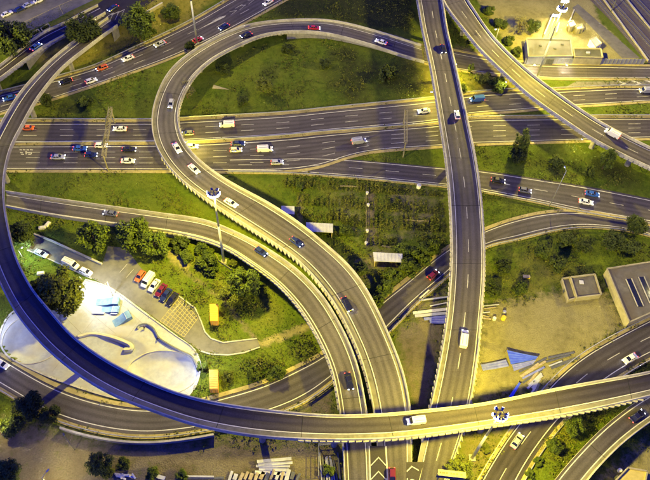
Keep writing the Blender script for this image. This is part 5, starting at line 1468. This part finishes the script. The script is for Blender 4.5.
def car(kind, paint, pos, ang, label, lit=True, group=None, tilt=0.0, roof=None):
    r = empty('van' if kind == 'van' else 'car', pos, ang); r.rotation_euler = (0, tilt, ang); tag(r, label, 'van' if kind == 'van' else 'car', group)
    t = TYPES[kind]; p = 'p_' + paint
    link('body', cm(kind, 'body', p), r); gl = link('windows', cm(kind, 'glass', 'glass'), r); link('roof' if kind != 'van' else 'roof_rails', cm(kind, 'roof', 'p_' + (roof or paint) if kind != 'van' else 'steel_dark'), r)
    x0, x1, rr = t['wheels']; hw = t['body'][3][1]
    for x in (x0, x1):
        for s1 in (-1, 1):
            w_ = link('wheel', cm(kind, 'wheel', 'tyre'), r, (x, s1 * (hw - .09), rr)); link('rim', cm(kind, 'rim', 'rim'), w_)
    for s1 in (-1, 1):
        link('headlight', cm(kind, 'lamp', 'head' if lit else 'headoff'), r, (t['head'][0], s1 * t['head'][1], t['head'][2])); link('taillight', cm(kind, 'lamp', 'tail' if lit else 'tailoff'), r, (t['tail'][0], s1 * t['tail'][1], t['tail'][2]))
    return r


def drive(key, px, sgn, kind, paint, label, group='moving traffic', lit=True, roof=None):
    """a vehicle on a road: sgn +1 follows the ribbon's direction"""
    r = RIB[key]; i = r.idx(*px); dz = .035 if key in 'ABCDEF' or key == 'J2' else .02
    p = P(px[0], px[1], r.mid[i][2] + .55); p[2] = r.mid[i][2] + dz
    i = int(np.argmin(np.hypot(r.mid[:, 0] - p[0], r.mid[:, 1] - p[1]))); p[2] = r.mid[i][2] + dz
    t = r.tan[i] * sgn
    return car(kind, paint, p, math.atan2(t[1], t[0]), label, lit, group, -math.asin(max(-.3, min(.3, t[2]))), roof)


drive('B', (36, 47), 1, 'sedan', 'blue', 'blue car on the short ramp in the upper left corner')
drive('K', (10, 98), -1, 'sedan', 'blue', 'blue car on the approach road left of the sweeping ramp')
drive('K', (66, 81.5), -1, 'sedan', 'black', 'black car on the approach road emerging from under the sweeping ramp')
drive('K', (91, 81), 1, 'hatch', 'white', 'small white car on the approach road below the orange one')
drive('K', (102, 68), -1, 'hatch', 'orange', 'orange red car on the approach road')
drive('K', (128, 58.5), -1, 'sedan', 'white', 'white car on the approach road right of the orange one')
drive('K', (160, 44), -1, 'sedan', 'silver', 'silver car on the approach road near the top edge mast')
drive('K', (224, 27), -1, 'sedan', 'navy', 'navy car on the approach road right of the top edge mast')
drive('K', (198, 40), 1, 'hatch', 'red', 'red car half hidden behind the loop ramp parapet')
drive('K', (268, 2.5), -1, 'sedan', 'white', 'white car on the approach road at the top edge')
drive('C', (381, 42), 1, 'sedan', 'white', 'white car entering the loop ramp near the straight bridge')
drive('C', (314, 28), -1, 'sedan', 'red', 'red car on the top of the loop ramp')
drive('C', (246, 35), 1, 'sedan', 'black', 'black car on the upper bend of the loop ramp')
drive('C', (171, 104), 1, 'hatch', 'silver', 'silver car on the left bend of the loop ramp')
drive('C', (177, 148), 1, 'sedan', 'white', 'upper of two white cars on the loop ramp over the motorway')
drive('C', (194, 169), 1, 'sedan', 'white', 'lower of two white cars on the loop ramp over the motorway')
drive('C', (231, 203), 1, 'sedan', 'white', 'white car just right of the tall mast head on the loop ramp')
drive('C', (296, 242), 1, 'hatch', 'navy', 'navy car in the middle of the loop ramp beside the open shed')
drive('C', (347, 304), 1, 'sedan', 'black', 'black car on the loop ramp above the underpass road')
drive('C', (392, 476), 1, 'hatch', 'maroon', 'dark red car on the loop ramp at the bottom edge')
drive('F', (111, 213.5), -1, 'sedan', 'grey', 'dark car on the left part of the narrow ramp')
drive('F', (261, 252), 1, 'hatch', 'navy', 'navy car on the narrow ramp right of the tall mast')
drive('F', (349, 381), 1, 'sedan', 'black', 'black car on the narrow ramp above the top level ramp')
drive('HU', (120, 129), -1, 'sedan', 'white', 'white car on the upper carriageway right of the gantry')
drive('HU', (227, 125), -1, 'van', 'white', 'white van on the upper carriageway inside the loop')
drive('HU', (188, 133.5), -1, 'hatch', 'grey', 'small dark car on the upper carriageway beside the loop ramp')
drive('HU', (424, 111), -1, 'sedan', 'white', 'white car on the upper carriageway left of the straight bridge')
drive('HU', (27, 128), -1, 'sedan', 'orange', 'orange car on the upper carriageway beside the sweeping ramp')
drive('HU', (477, 99.5), -1, 'van', 'blue', 'blue van on the upper carriageway right of the straight bridge')
drive('HU', (646, 91), -1, 'van', 'silver', 'silver van at the right edge on the upper carriageway')
drive('HL', (80, 148.5), 1, 'sedan', 'blue', 'blue car on the lower carriageway left of the gantry')
drive('HL', (91, 155), 1, 'hatch', 'navy', 'navy car on the lower carriageway left of the gantry')
drive('HL', (101, 145.5), 1, 'hatch', 'white', 'small white car in the fast lane under the gantry')
drive('HL', (58, 157), 1, 'sedan', 'silver', 'silver car on the lower carriageway far left of the gantry')
drive('HL', (128, 161), 1, 'sedan', 'white', 'white car on the lower carriageway between gantry and loop ramp')
drive('HL', (129, 149.5), 1, 'sedan', 'black', 'black car on the lower carriageway between gantry and loop ramp')
drive('HL', (192, 146.5), 1, 'hatch', 'white', 'small white car coming out from under the loop ramp')
drive('HL', (238, 143.8), 1, 'sedan', 'navy', 'navy car on the lower carriageway inside the loop')
drive('HL', (236, 150), 1, 'hatch', 'cream', 'cream taxi on the lower carriageway below the navy car')
drive('HL', (265, 149.5), 1, 'van', 'white', 'white van on the lower carriageway right of the taxi')
drive('HL', (277, 162.5), 1, 'hatch', 'silver', 'small silver car on the lower carriageway near the slip road')
drive('HL', (359, 141.5), 1, 'van', 'silver', 'pale blue white van on the lower carriageway left of the grey gantry')
drive('I', (498, 180.5), 1, 'sedan', 'black', 'black car on the slip road nearest the straight bridge')
drive('I', (525, 190.5), 1, 'hatch', 'grey', 'dark grey car on the slip road left of the thin lamp')
drive('I', (592, 194), 1, 'sedan', 'blue', 'blue car on the slip road side by side with a white one')
drive('I', (586, 202), 1, 'sedan', 'white', 'white car on the slip road side by side with a blue one')
drive('E', (612, 134), -1, 'van', 'white', 'white van on the curving upper ramp at right')
drive('D', (443, 49), 1, 'sedan', 'black', 'black car with bright headlights near the top of the straight bridge')
drive('D', (457, 115), -1, 'hatch', 'white', 'white car on the straight bridge above the motorway')
drive('D', (464, 339), -1, 'van', 'white', 'white van on the lower part of the straight bridge')
drive('G', (433, 275), 1, 'hatch', 'maroon', 'dark red car on the underpass road beside the straight bridge')
drive('G', (2, 364), 1, 'hatch', 'white', 'white car on the underpass road at the left edge')
drive('A', (416, 421), -1, 'van', 'white', 'white van on the top level ramp at the bottom').scale = (.88, .88, .88)
drive('J1', (630, 358.5), 1, 'sedan', 'white', 'white car on the exit road above the top level ramp')
drive('J1', (517, 441), -1, 'sedan', 'silver', 'silver car on the exit road below the top level ramp')
drive('J2', (637, 416), -1, 'sedan', 'black', 'black car with red tail lights on the low ramp at right')
_p = P(113, 8.5, PLATEAU + .5); _p[2] = PLATEAU + .075
car('sedan', 'navy', _p, math.atan2(*(P(108, 11.5) - P(118, 5.5))[[1, 0]]), 'navy car where the two upper left ramps meet', True, 'moving traffic')


def parked(px, to, kind, paint, label, zz_=0.0, group='parked cars'):
    p = P(px[0], px[1], zz_ + .55); p[2] = zz_ + .03; d = P(*to, zz_) - P(*px, zz_)
    return car(kind, paint, p, math.atan2(d[1], d[0]), label, False, group)


for (x, y, pa, lb) in ((7, 14, 'white', 'white car parked on the hillside street, leftmost of the row'), (19.5, 9.5, 'navy', 'navy car parked second on the hillside street'), (28.5, 5, 'silver', 'silver car parked third on the hillside street'), (39, .5, 'white', 'white car parked at the top edge on the hillside street'), (48, -4, 'grey', 'grey car parked beyond the top edge on the hillside street'), (60, -8, 'red', '')):
    if lb and y > -3: parked((x, y), (x + 10, y - 4.6), 'sedan', pa, lb, PLATEAU + .03)
for (x, y, k, pa, lb) in ((140, 276.3, 'hatch', 'orange', 'orange red car parked at the left end of the bays'), (148, 280.5, 'van', 'white', 'white van parked second in the bays'), (154.3, 285.5, 'sedan', 'white', 'white car parked third in the bays'), (161, 290.3, 'sedan', 'maroon', 'maroon car parked fourth in the bays'), (166, 294.8, 'sedan', 'navy', 'navy car parked fifth in the bays'), (172.3, 299, 'sedan', 'black', 'black car parked at the right end of the bays')):
    parked((x, y), (x - 6, y + 8), k, pa, lb, .02)
for (x, y, k, pa, lb) in ((41, 253.5, 'sedan', 'silver', 'silver blue car parked beside the greenish lamp'), (71, 264.3, 'van', 'white', 'white van parked along the kerb above the biggest tree'), (86, 271.8, 'hatch', 'white', 'white car parked behind the van at the kerb')):
    parked((x, y), (x + 10, y + 4.6), k, pa, lb, .02)


# ------------------------------------------------------------------ two people sitting on the curved ledge
def person_material(name, cloth):
    m = bpy.data.materials.new(name); m.use_nodes = True; nt = m.node_tree; L = nt.links; b = nt.nodes['Principled BSDF']; b.inputs['Roughness'].default_value = .85
    tc = nt.nodes.new('ShaderNodeTexCoord'); sx = nt.nodes.new('ShaderNodeSeparateXYZ'); L.new(tc.outputs['Object'], sx.inputs[0])
    r = nt.nodes.new('ShaderNodeValToRGB'); r.color_ramp.interpolation = 'CONSTANT'
    r.color_ramp.elements[0].position = 0; r.color_ramp.elements[0].color = (.03, .03, .045, 1); r.color_ramp.elements[1].position = .50; r.color_ramp.elements[1].color = (*cloth, 1)
    e = r.color_ramp.elements.new(.985); e.color = (.42, .26, .18, 1); L.new(sx.outputs['Z'], r.inputs[0]); L.new(r.outputs[0], b.inputs['Base Color']); return m


def sitting_person(px, face, label, cloth):
    p = P(px[0], px[1], .6); p[2] = .14
    d = P(*face, .6) - P(*px, .6); r = empty('person', p, math.atan2(d[1], d[0])); tag(r, label, 'person')
    # x forward, seat height .45
    V = [(0, 0, .50), (-.02, 0, .72), (0, 0, .92), (.02, 0, 1.03), (.04, 0, 1.14), (.05, 0, 1.24)]; R_ = [.15, .15, .16, .06, .095, .07]; E_l = [(0, 1), (1, 2), (2, 3), (3, 4), (4, 5)]

    def chain(root, pts, rad):
        k = root
        for q, w_ in zip(pts, rad): V.append(q); R_.append(w_); E_l.append((k, len(V) - 1)); k = len(V) - 1
        return k
    for s1 in (-1, 1):
        chain(0, [(.10, s1 * .10, .49), (.44, s1 * .13, .50), (.46, s1 * .13, .26), (.44, s1 * .13, .05), (.60, s1 * .14, .02)], [.10, .075, .06, .045, .035])
        h = chain(2, [(0, s1 * .20, .93), (.06, s1 * .25, .68), (.28, s1 * .17, .60), (.34, s1 * .15, .59)], [.065, .05, .038, .032])
        for q in range(4): chain(h, [(.40, s1 * (.12 + .02 * q), .585), (.445 - .008 * abs(q - 1), s1 * (.12 + .021 * q), .565)], [.010, .008])
        chain(h, [(.36, s1 * .105, .585), (.395, s1 * .092, .58)], [.011, .009])
    me = bpy.data.meshes.new('body'); me.from_pydata(V, E_l, []); o = link('body', me, r)
    sk_ = o.modifiers.new('skin', 'SKIN'); o.modifiers.new('sub', 'SUBSURF').levels = 1; o.modifiers['sub'].render_levels = 1
    for i, w_ in enumerate(R_): me.skin_vertices[0].data[i].radius = (w_, w_)
    me.skin_vertices[0].data[0].use_root = True
    me.materials.append(person_material('clothes', cloth))
    n, kk = 10, 6; v = []
    for i in range(kk + 1):
        ph = math.pi * i / kk
        for j in range(n): v.append((.03 + .105 * math.sin(ph) * math.cos(2 * math.pi * j / n) * .95 - .015, .10 * math.sin(ph) * math.sin(2 * math.pi * j / n), 1.235 + .085 * math.cos(ph)))
    build('hair', v, [(i * n + j, i * n + (j + 1) % n, (i + 1) * n + (j + 1) % n, (i + 1) * n + j) for i in range(kk) for j in range(n)], 'bark', r, True)
    return r


try:
    sitting_person((144.5, 327.3), (142, 334), 'person in dark clothes sitting on the hooked end of the curved ledge', (.03, .02, .07))
    sitting_person((158.2, 338.3), (152, 342), 'person in a black jacket sitting halfway along the curved ledge', (.015, .015, .02))
except Exception as ex:
    print('people', ex)
